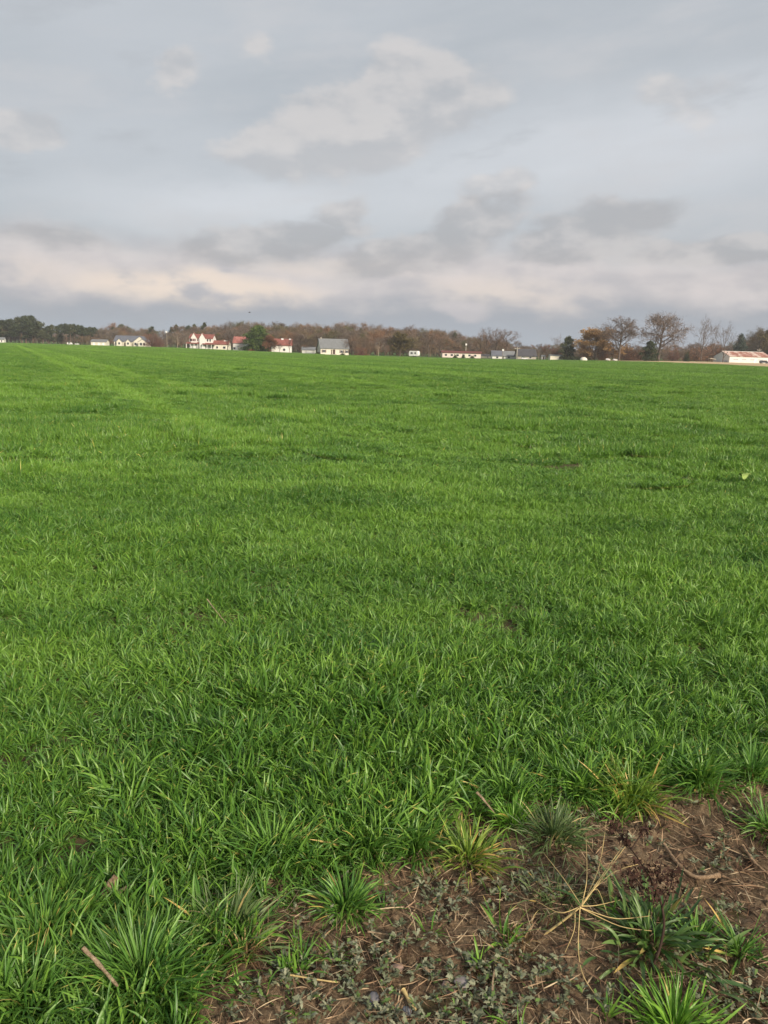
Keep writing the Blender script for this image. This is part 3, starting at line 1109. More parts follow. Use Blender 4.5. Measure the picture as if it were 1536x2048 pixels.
def real_height(pair):
    z = 0
    for me in pair:
        if len(me.vertices):
            co = np.empty(len(me.vertices) * 3, np.float32); me.vertices.foreach_get('co', co)
            co = co.reshape(-1, 3)
            z = max(z, np.percentile(co[:, 2], 99.7))
    w = np.empty(len(pair[1].vertices) * 3, np.float32); pair[1].vertices.foreach_get('co', w)
    w = w.reshape(-1, 3)
    half = np.percentile(np.abs(w[:, 0]), 98)
    return z, half


TP = {}


def deftree(key, *a, **k):
    p = tree_meshes(key, *a, **k)
    z, h = real_height(p)
    TP[key] = (p[0], p[1], z, h)


for s in range(4):
    deftree('oak%d' % s, 300 + s, 18.0, 'bare', clear=0.28, limbs=17, angle=58, limb_len=0.42, tropism=0.26, kids=(7, 5, 4), r0=0.46, wiggle=0.16,
            fill=2600, leaves=1200, leaf_size=0.30, low=0.25, mats=(M['bark'], M['twig_grey']), twig=0.03)
for s in range(5):
    deftree('bare%d' % s, 320 + s, 12.0, 'bare', clear=0.22, limbs=10, angle=45, limb_len=0.46, tropism=0.3, kids=(5, 5, 3), r0=0.26, wiggle=0.17,
            fill=2200, mats=(M['bark'], M['twig_brown']), twig=0.02)
for s in range(3):
    deftree('vase%d' % s, 340 + s, 16.0, 'bare', clear=0.12, limbs=7, angle=26, limb_len=0.72, tropism=0.35, kids=(5, 4, 3), r0=0.34, wiggle=0.13,
            fill=900, mats=(M['bark'], M['twig_grey']), twig=0.026)
for s in range(2):
    deftree('leafy%d' % s, 350 + s, 12.0, 'bare', clear=0.08, limbs=16, angle=50, limb_len=0.42, tropism=0.35, kids=(5, 5, 3), r0=0.28, wiggle=0.15,
            fill=1600, leaves=14000, leaf_size=0.33, mats=(M['bark'], M['leaf_tan']), twig=0.02)
for s in range(5):
    deftree('pine%d' % s, 360 + s, 18.0, 'pine', clear=(0.5, 0.38, 0.56, 0.3, 0.62)[s], wid=(0.17, 0.2, 0.15, 0.2, 0.16)[s], n=(26, 34, 22, 40, 16)[s],
            mats=(M['pine_bark'], M['pine']))
deftree('cone0', 380, 10.0, 'cone', wid=0.46, n=190, pw=0.7, mats=(M['bark_dark'], M['evergreen']))
deftree('cone1', 381, 10.0, 'cone', wid=0.42, n=110, pw=0.6, mats=(M['bark_dark'], M['pine']))
deftree('cone2', 382, 10.0, 'cone', wid=0.48, n=90, pw=1.0, mats=(M['bark_dark'], M['spruce']))
for s in range(4):
    deftree('bush%d' % s, 390 + s, 5.0, 'bush', wid=(0.7, 0.9, 0.6, 1.1)[s], n=2600, mats=(M['bark'], M['twig_red']), leaves=(0, 900, 400, 0)[s], leaf_size=0.5)
for s in range(2):
    deftree('hedge%d' % s, 396 + s, 2.0, 'bush', wid=(1.0, 1.5)[s], n=1800, mats=(M['bark_dark'], M['hedge']), leaves=1500, leaf_size=0.9)


def plant_tree(key, px, top, base_, D, label, cat='tree', name='bare_tree', width=None, tmat=None, cmat=None, group=None, rz=None):
    """px: photo column of the trunk; top/base_: photo rows; D: depth in metres; width: photo px of the crown"""
    tm, cm, z, half = TP[key]
    p = spot(px, D)
    dist = math.hypot(D, 0)
    H = (base_ - top) * dist * 1.02 / FPX
    s = H / z
    sx = s if width is None else (width * dist / FPX / 2) / half
    o = thing(name, label, cat, p, random.uniform(0, 6.28) if rz is None else rz, group, (sx, sx, s))
    mesh_obj('trunk', tm, o, tmat)
    mesh_obj('crown', cm, o, cmat)
    return o


# --- pine wood at the left edge
G1 = 'pines of the wood at the left edge'
L1 = '%s lower dark pine under the tall crowns of the dense pine wood'
for i, (px, top, w, k) in enumerate([(-14, 648, 40, 1), (6, 643, 38, 3), (22, 641, 36, 1), (38, 638, 34, 3), (52, 635, 34, 1), (66, 635, 36, 3), (78, 645, 32, 1),
                                     (14, 656, 34, 3), (44, 654, 34, 3), (70, 655, 34, 3), (30, 650, 30, 1), (60, 648, 30, 3), (86, 662, 22, 3), (-4, 660, 30, 3)]):
    lab = '%s tall pine from the left edge in the dense pine wood' % ('first', 'second', 'third', 'fourth', 'fifth', 'sixth', 'seventh')[i] if i < 7 else L1 % ('first', 'third', 'fifth', 'sixth', 'fourth', 'seventh', 'eighth')[i - 7]
    plant_tree('pine%d' % k, px, top, 684.5 + px * .03, 490 + (i % 4) * 9, lab, name='pine_tree', width=w, group=G1, cmat=M['pine_olive'] if i % 3 == 0 else M['pine'])
G2 = 'airy pines right of the dense pine wood'
L2 = '%s low young pine under the slender pines left of the long grey-roofed shed'
for i, (px, top, w, k) in enumerate([(97, 653, 18, 0), (106, 651, 18, 2), (115, 653, 17, 4), (124, 650, 20, 0), (133, 649, 18, 2), (141, 650, 17, 4), (149, 650, 19, 0),
                                     (157, 652, 18, 2), (165, 653, 18, 0), (173, 657, 17, 4), (182, 656, 20, 1), (190, 657, 18, 0), (100, 668, 22, 3), (120, 668, 24, 3), (143, 668, 24, 3), (168, 669, 24, 3)]):
    lab = '%s slender pine counted rightward from the dense pine wood' % ('first', 'second', 'third', 'fourth', 'fifth', 'sixth', 'seventh', 'eighth', 'ninth', 'tenth', 'eleventh', 'twelfth')[i] if i < 12 else L2 % ('leftmost', 'second', 'third', 'rightmost')[i - 12]
    plant_tree('pine%d' % k, px, top, 686 + (px - 90) * .04, 500 + (i % 4) * 8, lab, name='pine_tree', width=w, group=G2, cmat=M['pine_olive'] if i % 4 == 1 else M['pine'])

# --- brown woods behind the houses: one mass of bare trees
wood_protos = bpy.data.collections.new('wood_prototypes')
for s in range(5):
    key = 'bare%d' % s
    r = np.random.default_rng(700 + s)
    out, tips = grow(r, 12.0, 0.15, 10, 42, 0.44, 4, 0.3, (5, 4, 3), 0.24, 0.17)
    b = MB()
    for lv, sg in enumerate(out):
        p0 = np.array([q[0] for q in sg]); p1 = np.array([q[1] for q in sg])
        b.segs(p0, p1, np.maximum([q[2] for q in sg], .02), np.maximum([q[3] for q in sg], .014), 3)
    f = 3600
    p = tips[r.integers(0, len(tips), f)] + r.normal(size=(f, 3)) * 0.4
    d = r.normal(size=(f, 3)) + np.array([0, 0, 1.0]); d /= np.linalg.norm(d, axis=1)[:, None]
    b.slivers(p, d, r.uniform(0.4, 1.0, f), r.uniform(0.04, 0.08, f), r)
    if s >= 3:
        p = tips[r.integers(0, len(tips), 1500)] + r.normal(size=(1500, 3)) * 0.4
        b.tris(p, np.full(1500, .3), r)
    o = bpy.data.objects.new('wood_%d' % s, b.mesh('wood_%d' % s, M['woods']))
    wood_protos.objects.link(o)
r = np.random.default_rng(9)
# skyline of the woods in photo pixels
SKYX = [60, 190, 230, 262, 300, 330, 350, 400, 440, 470, 500, 540, 580, 620, 660, 700, 740, 800, 860, 900, 940, 1000, 1060, 1110, 1160, 1240, 1320, 1400, 1440, 1480, 1530, 1600]
SKYY = [668, 661, 656, 660, 666, 668, 661, 657, 657, 655, 654, 657, 658, 660, 657, 659, 660, 663, 665, 674, 676, 682, 697, 693, 699, 699, 697, 694, 694, 690, 668, 660]
pp, ro, sc, ix = [], [], [], []
for row in range(4):
    px = 60.0 if row > 1 else 196.0
    while px < 1620:
        D = float(np.interp(col_t(px), TT, TAB[:, 1])) + 55 + row * 14 + r.uniform(-6, 6)
        p = spot(px, D)
        top = np.interp(px, SKYX, SKYY) + r.uniform(-4, 5) + (3 - row) * 4.0
        hz = HZ0 + HZS * px
        H = (hz - top) * D / FPX + EYE - p.z
        s = max(H, 2.0) / 12.2
        pp.append(p); ro.append((0, 0, r.uniform(0, 6.28))); w = max(s, 0.45) * r.uniform(1.1, 1.6)
        sc.append((w, w, s)); ix.append(r.integers(0, 5))
        px += r.uniform(11, 19)
    # understorey
    px = -70.0
    while px < 1620:
        D = float(np.interp(col_t(px), TT, TAB[:, 1])) + 46 + row * 14 + r.uniform(-4, 4)
        p = spot(px, D)
        s = r.uniform(0.28, 0.45)
        pp.append(p - Vector((0, 0, .4))); ro.append((0, 0, r.uniform(0, 6.28))); sc.append((s * 1.5, s * 1.5, s)); ix.append(r.integers(0, 5))
        px += r.uniform(9, 16)
instancer('woodland', np.array(pp), np.array(ro), np.array(sc), np.array(ix), wood_protos,
          label='brown leafless woods running behind the houses', category='woods', kind='stuff')

# pines standing up out of the woods
for px, top, w, k, lab in [
    (244, 652, 20, 1, 'dark pine rising behind the white house with several small gables'),
    (256, 656, 14, 0, 'smaller pine right behind the ridge end of the many-gabled white house'),
    (228, 657, 16, 3, 'pine above the gap between the long shed and the many-gabled white house'),
    (305, 656, 18, 4, 'flat-topped pine standing above the red-brown tree beside the pole'),
    (344, 657, 13, 1, 'pine just right of the tall utility pole by the red-brown tree'),
    (353, 652, 13, 0, 'taller pine second to the right of the utility pole by the red-brown tree'),
    (378, 654, 18, 1, 'broad pine above the left gable of the white store'),
    (389, 651, 13, 4, 'pine with a tufted top above the right gable of the white store'),
    (409, 648, 14, 4, 'tallest lone pine, standing above the right wing of the white store'),
    (478, 652, 22, 3, 'green pine behind the large bare tree above the red-roofed hall'),
    (573, 654, 20, 1, 'pine above the red-roofed barn with leafless trees in front'),
    (598, 656, 14, 0, 'small pine crown above the right end of the red-roofed barn'),
    (643, 656, 14, 1, 'pine crown above the left gable of the grey-roofed cream house'),
    (661, 658, 8, 0, 'small pine top above the middle of the grey-roofed cream house'),
    (704, 654, 9, 0, 'left one of the twin pine tops right of the grey-roofed cream house'),
    (721, 656, 10, 4, 'right one of the twin pine tops right of the grey-roofed cream house'),
    (741, 659, 9, 0, 'pine top between the twin pine tops and the white caravan'),
    (779, 662, 12, 1, 'low pine crown left of the white caravan'),
    (816, 660, 15, 1, 'pine crown directly above the white caravan'),
    (839, 664, 14, 0, 'pine crown just right above the white caravan'),
    (869, 663, 14, 1, 'dark pine above the left end of the long maroon-roofed building'),
    (908, 664, 14, 0, 'lone round-topped pine above the middle of the long maroon-roofed building')]:
    D = float(np.interp(col_t(px), TT, TAB[:, 1])) + 90 + (px % 7)
    plant_tree('pine%d' % k, px, top, HZ0 + HZS * px + 6, D, lab, name='pine_tree', width=w, cmat=M['pine_olive'] if px % 2 else M['pine'], group='pines above the woods')

# --- single trees in front of the woods
ST = [
    ('bush0', 304, 662, 692, 412, 'round red-brown tree between the many-gabled white house and the utility pole', 'bare_tree', 34, M['bark'], M['twig_red']),
    ('bush3', 318, 672, 693, 415, 'lower reddish tree directly left of the utility pole', 'bare_tree', 24, M['bark'], M['twig_red']),
    ('vase0', 463, 641, 690, 455, 'large bare spreading tree rising behind the store and the hall', 'bare_tree', 30, M['bark'], M['twig_grey']),
    ('leafy0', 437, 664, 692, 430, 'golden brown tree behind the right wing of the white store', 'leafy_tree', 30, M['bark'], M['leaf_olive']),
    ('bare2', 355, 662, 692, 420, 'grey bare tree second to the left of the white store', 'bare_tree', 22, M['bark_pale'], M['twig_grey']),
    ('bare3', 372, 664, 694, 425, 'grey bare tree directly left of the white store', 'bare_tree', 22, M['bark_pale'], M['twig_grey']),
    ('bare0', 455, 671, 699, 352, 'dark bare tree standing in front of the low red-roofed wing', 'bare_tree', 24, M['bark_dark'], M['twig_dark']),
    ('cone0', 516, 654, 701, 345, 'rounded bright evergreen tree between the hall and the red-roofed barn', 'evergreen_tree', 54, None, None),
    ('leafy1', 541, 671, 702, 340, 'small rust-brown tree touching the left end of the red-roofed barn', 'leafy_tree', 24, M['bark'], M['leaf_rust']),
    ('bare1', 548, 684, 703, 322, 'dark leafless tree in front of the left wall of the red-roofed barn', 'bare_tree', 18, M['bark_dark'], M['twig_dark']),
    ('bare4', 559, 686, 703, 320, 'lower dark leafless tree in front of the middle of the red-roofed barn', 'bare_tree', 14, M['bark_dark'], M['twig_dark']),
    ('vase1', 579, 676, 704, 322, 'slim dark bare tree at the right end of the red-roofed barn', 'bare_tree', 16, M['bark_dark'], M['twig_dark']),
    ('bare2', 600, 672, 706, 320, 'dark round bare tree left of the low white garage', 'bare_tree', 36, M['bark_dark'], M['twig_dark']),
    ('bare0', 704, 676, 709, 322, 'dark bare tree overlapping the right end of the grey-roofed cream house', 'bare_tree', 38, M['bark_dark'], M['twig_brown']),
    ('bare3', 726, 676, 710, 328, 'brown bare tree second to the right of the grey-roofed cream house', 'bare_tree', 32, M['bark'], M['twig_brown']),
    ('bush1', 722, 694, 710, 318, 'low rust shrub under the bare trees right of the cream house', 'shrub', 30, M['bark'], M['twig_red']),
    ('bare1', 757, 676, 711, 330, 'pale-trunked bare tree midway between the cream house and the caravan', 'bare_tree', 32, M['bark_pale'], M['twig_grey']),
    ('leafy0', 800, 668, 712, 335, 'large golden brown tree left of the white caravan', 'leafy_tree', 46, M['bark'], M['leaf_olive']),
    ('bare4', 858, 668, 714, 345, 'brown bare tree between the caravan and the maroon-roofed building', 'bare_tree', 36, M['bark'], M['twig_brown']),
    ('bare2', 880, 672, 714, 365, 'brown bare tree behind the left end of the maroon-roofed building', 'bare_tree', 32, M['bark'], M['twig_brown']),
    ('bare1', 960, 668, 716, 365, 'dark bare tree at the right end of the maroon-roofed building', 'bare_tree', 40, M['bark_dark'], M['twig_brown']),
    ('vase2', 972, 658, 716, 372, 'tallest bare tree of the big group right of the maroon-roofed building', 'bare_tree', 44, M['bark_dark'], M['twig_dark']),
    ('bare3', 990, 661, 717, 370, 'broad bare tree in the middle of the big group above the two small white houses', 'bare_tree', 44, M['bark_dark'], M['twig_brown']),
    ('bare0', 1013, 664, 717, 374, 'sloping bare tree at the right end of the big bare group', 'bare_tree', 46, M['bark_dark'], M['twig_brown']),
    ('vase1', 1078, 698, 718, 330, 'small pale leafless tree at the right end of the long dark-roofed building', 'bare_tree', 13, M['bark_pale'], M['twig_grey']),
    ('bare4', 1092, 692, 719, 370, 'small reddish bare tree left of the little cream shed', 'bare_tree', 30, M['bark'], M['twig_red']),
    ('vase0', 1117, 672, 719, 362, 'grey bare tree behind the little cream shed', 'bare_tree', 34, M['bark'], M['twig_grey']),
    ('bush0', 1112, 694, 719, 355, 'reddish shrub behind the little cream shed', 'shrub', 30, M['bark'], M['twig_red']),
    ('cone1', 1136, 676, 719, 345, 'dark olive evergreen right of the little cream shed', 'evergreen_tree', 34, None, M['pine_olive']),
    ('leafy1', 1190, 661, 720, 340, 'round tan-leaved oak left of the first bare oak', 'oak_tree', 70, M['bark_pale'], M['leaf_tan']),
    ('bush1', 1172, 690, 720, 338, 'rust-coloured shrub at the foot of the tan-leaved oak', 'shrub', 30, M['bark'], M['leaf_rust']),
    ('bush2', 1206, 693, 720, 338, 'brown shrub between the tan-leaved oak and the first bare oak', 'shrub', 26, M['bark'], M['leaf_rust']),
    ('oak0', 1238, 640, 720.5, 330, 'bare spreading oak, the shorter of the two big oaks', 'oak_tree', 74, M['bark'], M['twig_grey']),
    ('oak1', 1317, 633, 721.5, 332, 'bare spreading oak, the tallest tree on the skyline', 'oak_tree', 94, M['bark'], M['twig_grey']),
    ('bush1', 1256, 688, 720, 345, 'rust-brown shrub mass just right of the shorter oak', 'shrub', 40, M['bark'], M['leaf_rust']),
    ('bush3', 1278, 694, 721, 348, 'low reddish shrub midway between the two big oaks', 'shrub', 34, M['bark'], M['twig_red']),
    ('cone1', 1299, 684, 721, 325, 'dark evergreen just left of the tallest oak', 'evergreen_tree', 34, None, None),
    ('bare2', 1226, 686, 720, 338, 'grey thicket tree just left of the shorter oak', 'bare_tree', 22, M['bark'], M['twig_grey']),
    ('vase2', 1334, 675, 722, 350, 'thin bare sapling right of the tallest oak', 'bare_tree', 26, M['bark'], M['twig_grey']),
    ('vase1', 1402, 637, 722, 372, 'tall grey many-stemmed bare tree right of the two oaks', 'bare_tree', 44, M['bark'], M['twig_grey']),
    ('vase0', 1446, 648, 723, 376, 'bare grey tree behind the left end of the rusty-roofed barn', 'bare_tree', 52, M['bark'], M['twig_grey']),
    ('vase2', 1425, 652, 723, 380, 'slender bare grey tree between the two taller grey ones', 'bare_tree', 24, M['bark'], M['twig_grey']),
    ('bush0', 1345, 697, 722, 372, 'brown shrub right of the tallest oak', 'shrub', 38, M['bark'], M['twig_red']),
    ('bush1', 1395, 693, 723, 405, 'wide rust-brown shrub under the tall many-stemmed tree', 'shrub', 50, M['bark'], M['leaf_rust']),
    ('bush2', 1432, 690, 724, 425, 'rust-brown shrub left of the rusty-roofed barn', 'shrub', 40, M['bark'], M['leaf_rust']),
    ('hedge0', 1373, 702, 723, 350, 'small dark evergreen shrub left of the rusty-roofed barn', 'shrub', 12, None, None),
    ('cone2', 1478, 672, 724, 418, 'blue-green spruce behind the rusty-roofed barn', 'spruce_tree', 34, None, None),
    ('bare0', 1516, 660, 725, 425, 'brown bare tree behind the right half of the rusty-roofed barn', 'bare_tree', 40, M['bark'], M['leaf_olive']),
    ('leafy0', 1542, 656, 726, 420, 'olive brown tree at the right edge behind the barn', 'leafy_tree', 46, M['bark'], M['leaf_olive']),
    ('hedge1', 1160, 714, 720, 336, 'low dark hedge beside the white dome', 'hedge', 60, None, None),
    ('hedge0', 636, 704, 708, 318, 'dark clipped bush at the left corner of the cream house', 'hedge', 11, None, None),
    ('hedge0', 686, 705, 708.5, 318, 'dark clipped bush under the right window of the cream house', 'hedge', 9, None, None),
    ('hedge1', 503, 697, 701.5, 340, 'low brown hedge at the foot of the bright evergreen', 'hedge', 14, None, M['leaf_rust']),
    ('hedge0', 911, 709, 715.5, 338, 'left round bush in front of the maroon-roofed building', 'hedge', 9, None, None),
    ('hedge0', 927, 709, 715.5, 338, 'middle round bush in front of the maroon-roofed building', 'hedge', 8, None, None),
    ('hedge0', 945, 711, 716, 338, 'right low bush in front of the maroon-roofed building', 'hedge', 10, None, None),
]
for key, px, top, base_, D, lab, nm, w, tmx, cmx in ST:
    plant_tree(key, px, top, base_ + 0.6, D, lab, {'shrub': 'shrub', 'hedge': 'hedge'}.get(nm, 'tree'), nm, w, tmx, cmx)

# ------------------------------------------------------------------ buildings
def house(name, label, px0, px1, D, wall_h, ridge_h, depth, wall, roof, rz=0.0, cat='house', over=0.35, gable_front=False):
    """gabled block whose front spans photo columns px0..px1 at depth D; local x along the front, -y to the field"""
    a, c = spot(px0, D), spot(px1, D)
    L = (c - a).length
    p = (a + c) / 2
    p.y += depth / 2
    face = -math.atan2(p.x, p.y) * 0.0
    o = thing(name, label, cat, p, rz + face)
    block(o, L, depth, wall_h, ridge_h, wall, roof, over, gable_front)
    return o, L


def block(o, L, depth, wh, rh, wall, roof, over=0.35, gable_front=False, off=(0, 0, 0), names=('wall', 'roof')):
    """walls with gables and two roof slabs, ridge along x (or along y with gable_front)"""
    ox, oy, oz = off
    hx, hy = L / 2, depth / 2
    def T(pts):
        return [((y_, x_, z_) if gable_front else (x_, y_, z_)) for x_, y_, z_ in pts]
    if gable_front:
        hx, hy = hy, hx
    def S(pts):
        return np.array([(q[0] + ox, q[1] + oy, q[2] + oz) for q in T(pts)])
    b = MB()
    v = [(-hx, -hy, -1), (hx, -hy, -1), (hx, hy, -1), (-hx, hy, -1), (-hx, -hy, wh), (hx, -hy, wh), (hx, hy, wh), (-hx, hy, wh), (-hx, 0, rh), (hx, 0, rh)]
    b.quads(S(v), [(0, 1, 5, 4), (1, 2, 6, 5), (2, 3, 7, 6), (3, 0, 4, 7)])
    b.f3.append(np.array([(4, 8, 7), (5, 6, 9)]))
    w = b.build(names[0], wall, o)
    b = MB()
    sl = (rh - wh) / hy
    for s in (-1, 1):
        y1 = s * (hy + over); z1 = wh - sl * over + 0.06
        q = [(-hx - over, 0, rh + .06), (hx + over, 0, rh + .06), (hx + over, y1, z1), (-hx - over, y1, z1)]
        b.poly_prism(S(q), (0, 0, 0.16))
    r = b.build(names[1], roof, o)
    return w, r


def window(o, x, z, w, h, y, frame=None, pane=None, shutters=None):
    """window on a front wall at local y"""
    b = MB().box((x - w / 2 - .08, y - .07, z - .08), (x + w / 2 + .08, y + .02, z + h + .08))
    f = b.build('window', frame or M['trim'], o)
    MB().box((x - w / 2, y - .10, z), (x + w / 2, y - .03, z + h)).build('pane', pane or M['glass'], f)
    if shutters:
        for s in (-1, 1):
            cx = x + s * (w / 2 + .32)
            MB().box((cx - .2, y - .09, z - .05), (cx + .2, y - .01, z + h + .05)).build('shutter', shutters, f)
    return f


def door(o, x, w, h, y, m=None):
    d = MB().box((x - w / 2, y - .08, 0), (x + w / 2, y + .02, h)).build('door', m or M['door'], o)
    MB().box((x + w / 2 - .2, y - .14, h * .48), (x + w / 2 - .1, y - .07, h * .54)).build('handle', M['grey_metal'], d)


# long shed with a grey roof
o, L = house('storage_shed', 'long low white shed with a plain grey roof left of the many-gabled house', 181.5, 211.5, 450, 2.0, 3.2, 6.0, M['cream'], M['grey_roof'], 0.03, 'shed')
for x in (-2.6, 0.2, 2.8):
    door(o, x, 1.1, 1.6, -3.0, M['trim'])
# many-gabled house
o, L = house('white_house', 'white one-storey house with blue-grey roof and several small front gables', 228, 278, 430, 2.6, 5.5, 9.0, M['cream'], M['slate_roof'], 0.0)
for gx0, gw, gh in ((-3.2, 3.0, 3.9), (1.6, 2.6, 3.7)):
    block(o, gw, 3.2, 2.4, gh, M['cream'], M['slate_roof'], .25, True, (gx0, -5.2, 0), ('gable_wall', 'gable_roof'))
    window(o, gx0, .9, 1.0, 1.1, -6.8)
block(o, 7.0, 8.0, 2.6, 5.3, M['cream'], M['slate_roof'], .3, True, (L / 2 + 1.2, -2.6, 0), ('gable_wall', 'gable_roof'))
block(o, 4.6, 4.0, 2.4, 3.9, M['cream'], M['slate_roof'], .25, True, (L / 2 + 3.4, -7.4, 0), ('gable_wall', 'gable_roof'))
for x, y in ((L / 2 - 1.2, -6.62), (L / 2 + .5, -6.62), (L / 2 + 2.6, -9.42), (L / 2 + 4.4, -9.42)):
    window(o, x, .7, 1.2, 1.3, y)
window(o, -5.6, .7, 1.0, 1.6, -4.52)
door(o, -.6, 1.1, 2.0, -4.52)

# the store: two-storey white block with twin gables
a, c = spot(379, 372), spot(425, 372)
p = (a + c) / 2; p.y += 4
o = thing('store', 'white two-storey store with twin pointed gables and red roofs', 'store', p, 0.0)
L = (c - a).length
block(o, L, 8.0, 4.8, 6.7, M['white'], M['red_roof_dark'], .3)
for gx0 in (-3.1, 0.9):
    block(o, 2.7, 2.0, 5.0, 7.2, M['white'], M['red_roof_dark'], .12, True, (gx0, -4.1, 0), ('gable_wall', 'gable_roof'))
# porch roofs on posts
b = MB(); b.poly_prism([(-6.6, -4.0, 2.95), (-.6, -4.0, 2.95), (-.6, -6.6, 2.3), (-6.6, -6.6, 2.3)], (0, 0, .16)); b.build('porch_roof', M['red_roof_dark'], o)
for x in (-6.3, -4.5, -2.7, -.9):
    MB().box((x - .1, -6.45, -.5), (x + .1, -6.25, 2.35)).build('porch_post', M['trim'], o)
b = MB(); b.poly_prism([(1.0, -4.0, 2.75), (7.4, -4.0, 2.75), (7.4, -6.6, 2.1), (1.0, -6.6, 2.1)], (0, 0, .16)); b.build('porch_roof', M['red_roof_dark'], o)
for x in (1.3, 3.4, 5.4, 7.1):
    MB().box((x - .1, -6.45, -.5), (x + .1, -6.25, 2.12)).build('porch_post', M['trim'], o)
for k in range(5):
    window(o, -4.9 + k * .8, 3.55, .42, 1.0, -5.12 if -4.45 < -4.9 + k * .8 < -1.75 else -4.02, M['red_trim'], M['glass'])
for x in (3.2, 4.4):
    window(o, x, 3.5, .7, 1.1, -4.02)
for x in (-5.4, -3.6):
    window(o, x, .6, .8, 1.2, -4.02)
door(o, -1.5, 1.0, 2.1, -4.02)
MB().box((L / 2 - .5, -1.0, 5.0), (L / 2 - .05, -.5, 6.1)).build('chimney', M['white'], o)

o, L = house('store_wing', 'low cream wing with a red roof joined to the right of the white store', 426, 456, 372, 2.4, 4.0, 7.0, M['cream'], M['red_roof_dark'], 0.0, 'building')
window(o, 1.8, .5, 1.2, 1.0, -3.5)
window(o, -1.6, .5, .8, 1.0, -3.5)
MB().box((1.0, -.6, 3.95), (2.6, .6, 4.25)).build('roof_vent', M['trim'], o)

o, L = house('hall', 'white hall with a bright red roof left of the bright evergreen', 466, 491.5, 352, 3.3, 5.9, 8.0, M['white'], M['red_roof'], 0.0, 'building')
MB().box((-.4, -4.08, -.5), (2.0, -3.96, 2.6)).build('roller_door', M['pinkwall'], o)
window(o, -2.2, .5, .9, .9, -4.0)

o, L = house('red_barn', 'white barn with patchy red roof behind leafless trees', 541, 581, 345, 3.0, 5.6, 8.0, M['white'], M['red_roof_dark'], 0.10, 'barn')
for x, w in ((-.2, 1.0), (3.2, .9)):
    b = MB(); z0 = 5.6; b.poly_prism([(x, -.05, 5.86), (x + w, -.05, 5.86), (x + w, -.75, 5.42), (x, -.75, 5.42)], (0, 0, .05)); b.build('bare_metal_sheet', M['trim'], o)
window(o, 1.2, .6, 1.0, 1.0, -4.0)

o, L = house('garage', 'low white garage with grey roof left of the cream house', 604, 629, 330, 1.5, 2.5, 5.0, M['white'], M['grey_roof'], 0.0, 'garage')
MB().box((-.6, -2.58, -.5), (1.6, -2.47, 1.2)).build('garage_door', M['trim'], o)
# cream house with large grey roof, left gable in view
o, L = house('cream_house', 'cream house with a large plain grey roof and shuttered windows', 636, 693, 318, 2.5, 6.1, 8.5, M['cream'], M['grey_roof'], 0.24, 'house')
for x in (-4.4, 2.9, 5.0):
    window(o, x, .8, .75, 1.0, -4.25, None, None, M['door'])
door(o, -.3, 1.0, 2.0, -4.25)
door(o, -1.3, .4, 1.9, -4.25, M['door'])
MB().box((-5.2, -.3, 6.1), (-4.8, .1, 6.8)).build('chimney', M['concrete'], o)
MB().box((-1.6, -5.0, -.4), (.6, -4.27, .25)).build('front_step', M['concrete'], o)

# caravan
p = spot(829, 318)
o = thing('caravan', 'small white caravan parked alone at the far field edge', 'caravan', p, -0.5)
b = MB()
prof = [(-1.9, .45), (1.7, .45), (2.0, 1.0), (1.9, 2.1), (1.6, 2.45), (-1.6, 2.45), (-1.95, 2.0), (-2.05, 1.1)]
pv = np.array([(q[0], -1.0, q[1]) for q in prof] + [(q[0], 1.0, q[1]) for q in prof])
m_ = len(prof)
b.quads(pv, [(i, (i + 1) % m_, m_ + (i + 1) % m_, m_ + i) for i in range(m_)])
b.f3.append(np.array([(0, i + 1, i) for i in range(1, m_ - 1)] + [(m_, m_ + i, m_ + i + 1) for i in range(1, m_ - 1)]))
b.build('body', M['car_white'], o)
window(o, -.7, 1.3, .8, .55, -1.0, M['grey_metal'])
window(o, .9, 1.35, .6, .5, -1.0, M['grey_metal'])
MB().box((.15, -1.05, .55), (.6, -.99, 2.1)).build('door', M['trim'], o)
for s in (-1, 1):
    MB().tube([(0, s * .75, .32), (0, s * .98, .32)], .33, 12).build('wheel', M['tyre'], o)
MB().tube([(2.0, 0, .5), (3.0, 0, .45)], .05, 6).build('tow_bar', M['grey_metal'], o)

# long low maroon-roofed building
o, L = house('long_building', 'long low pale building with a thin maroon roof', 885, 962, 350, 2.1, 2.75, 7.0, M['pinkwall'], M['maroon_roof'], 0.0, 'building', 0.5)
for k in range(6):
    x = -L / 2 + 1.6 + k * (L - 3) / 5.4
    window(o, x, .7, 1.0, .8, -3.5)
for x in (-3.3, 1.4):
    MB().box((x, -3.56, -.5), (x + 2.0, -3.48, 1.9)).build('roller_door', M['cream'], o)
# two small houses
o, L = house('bungalow', 'left one of two small white houses below the big bare trees, purplish roof', 985, 1005, 360, 1.3, 3.4, 6.0, M['white'], M['slate_roof'], 0.0)
window(o, 0, .2, 1.0, .7, -3.0)
o, L = house('bungalow', 'right one of two small white houses below the big bare trees, blue-grey roof', 1008, 1030, 360, 1.2, 3.3, 6.0, M['white'], M['grey_roof'], 0.0)
window(o, -.2, .2, .8, .7, -3.0)
o, L = house('low_shed', 'flat dark shed between the maroon-roofed building and the small white houses', 963, 986, 368, 1.0, 1.6, 5.0, M['concrete'], M['dark_roof'], 0.0, 'shed')
window(o, .3, .3, .9, .5, -2.5)
o, L = house('dark_roofed_building', 'long building under a dark grey roof beside the pale leafless tree', 1036, 1073, 352, 1.4, 4.3, 8.0, M['concrete'], M['dark_roof'], 0.0, 'building')
window(o, -2.0, .4, 1.0, .7, -4.0); window(o, 1.5, .4, 1.0, .7, -4.0)
o, L = house('garden_shed', 'little cream shed left of the olive evergreen', 1101, 1126, 345, 1.6, 1.95, 4.0, M['cream'], M['grey_roof'], 0.0, 'shed', .2)
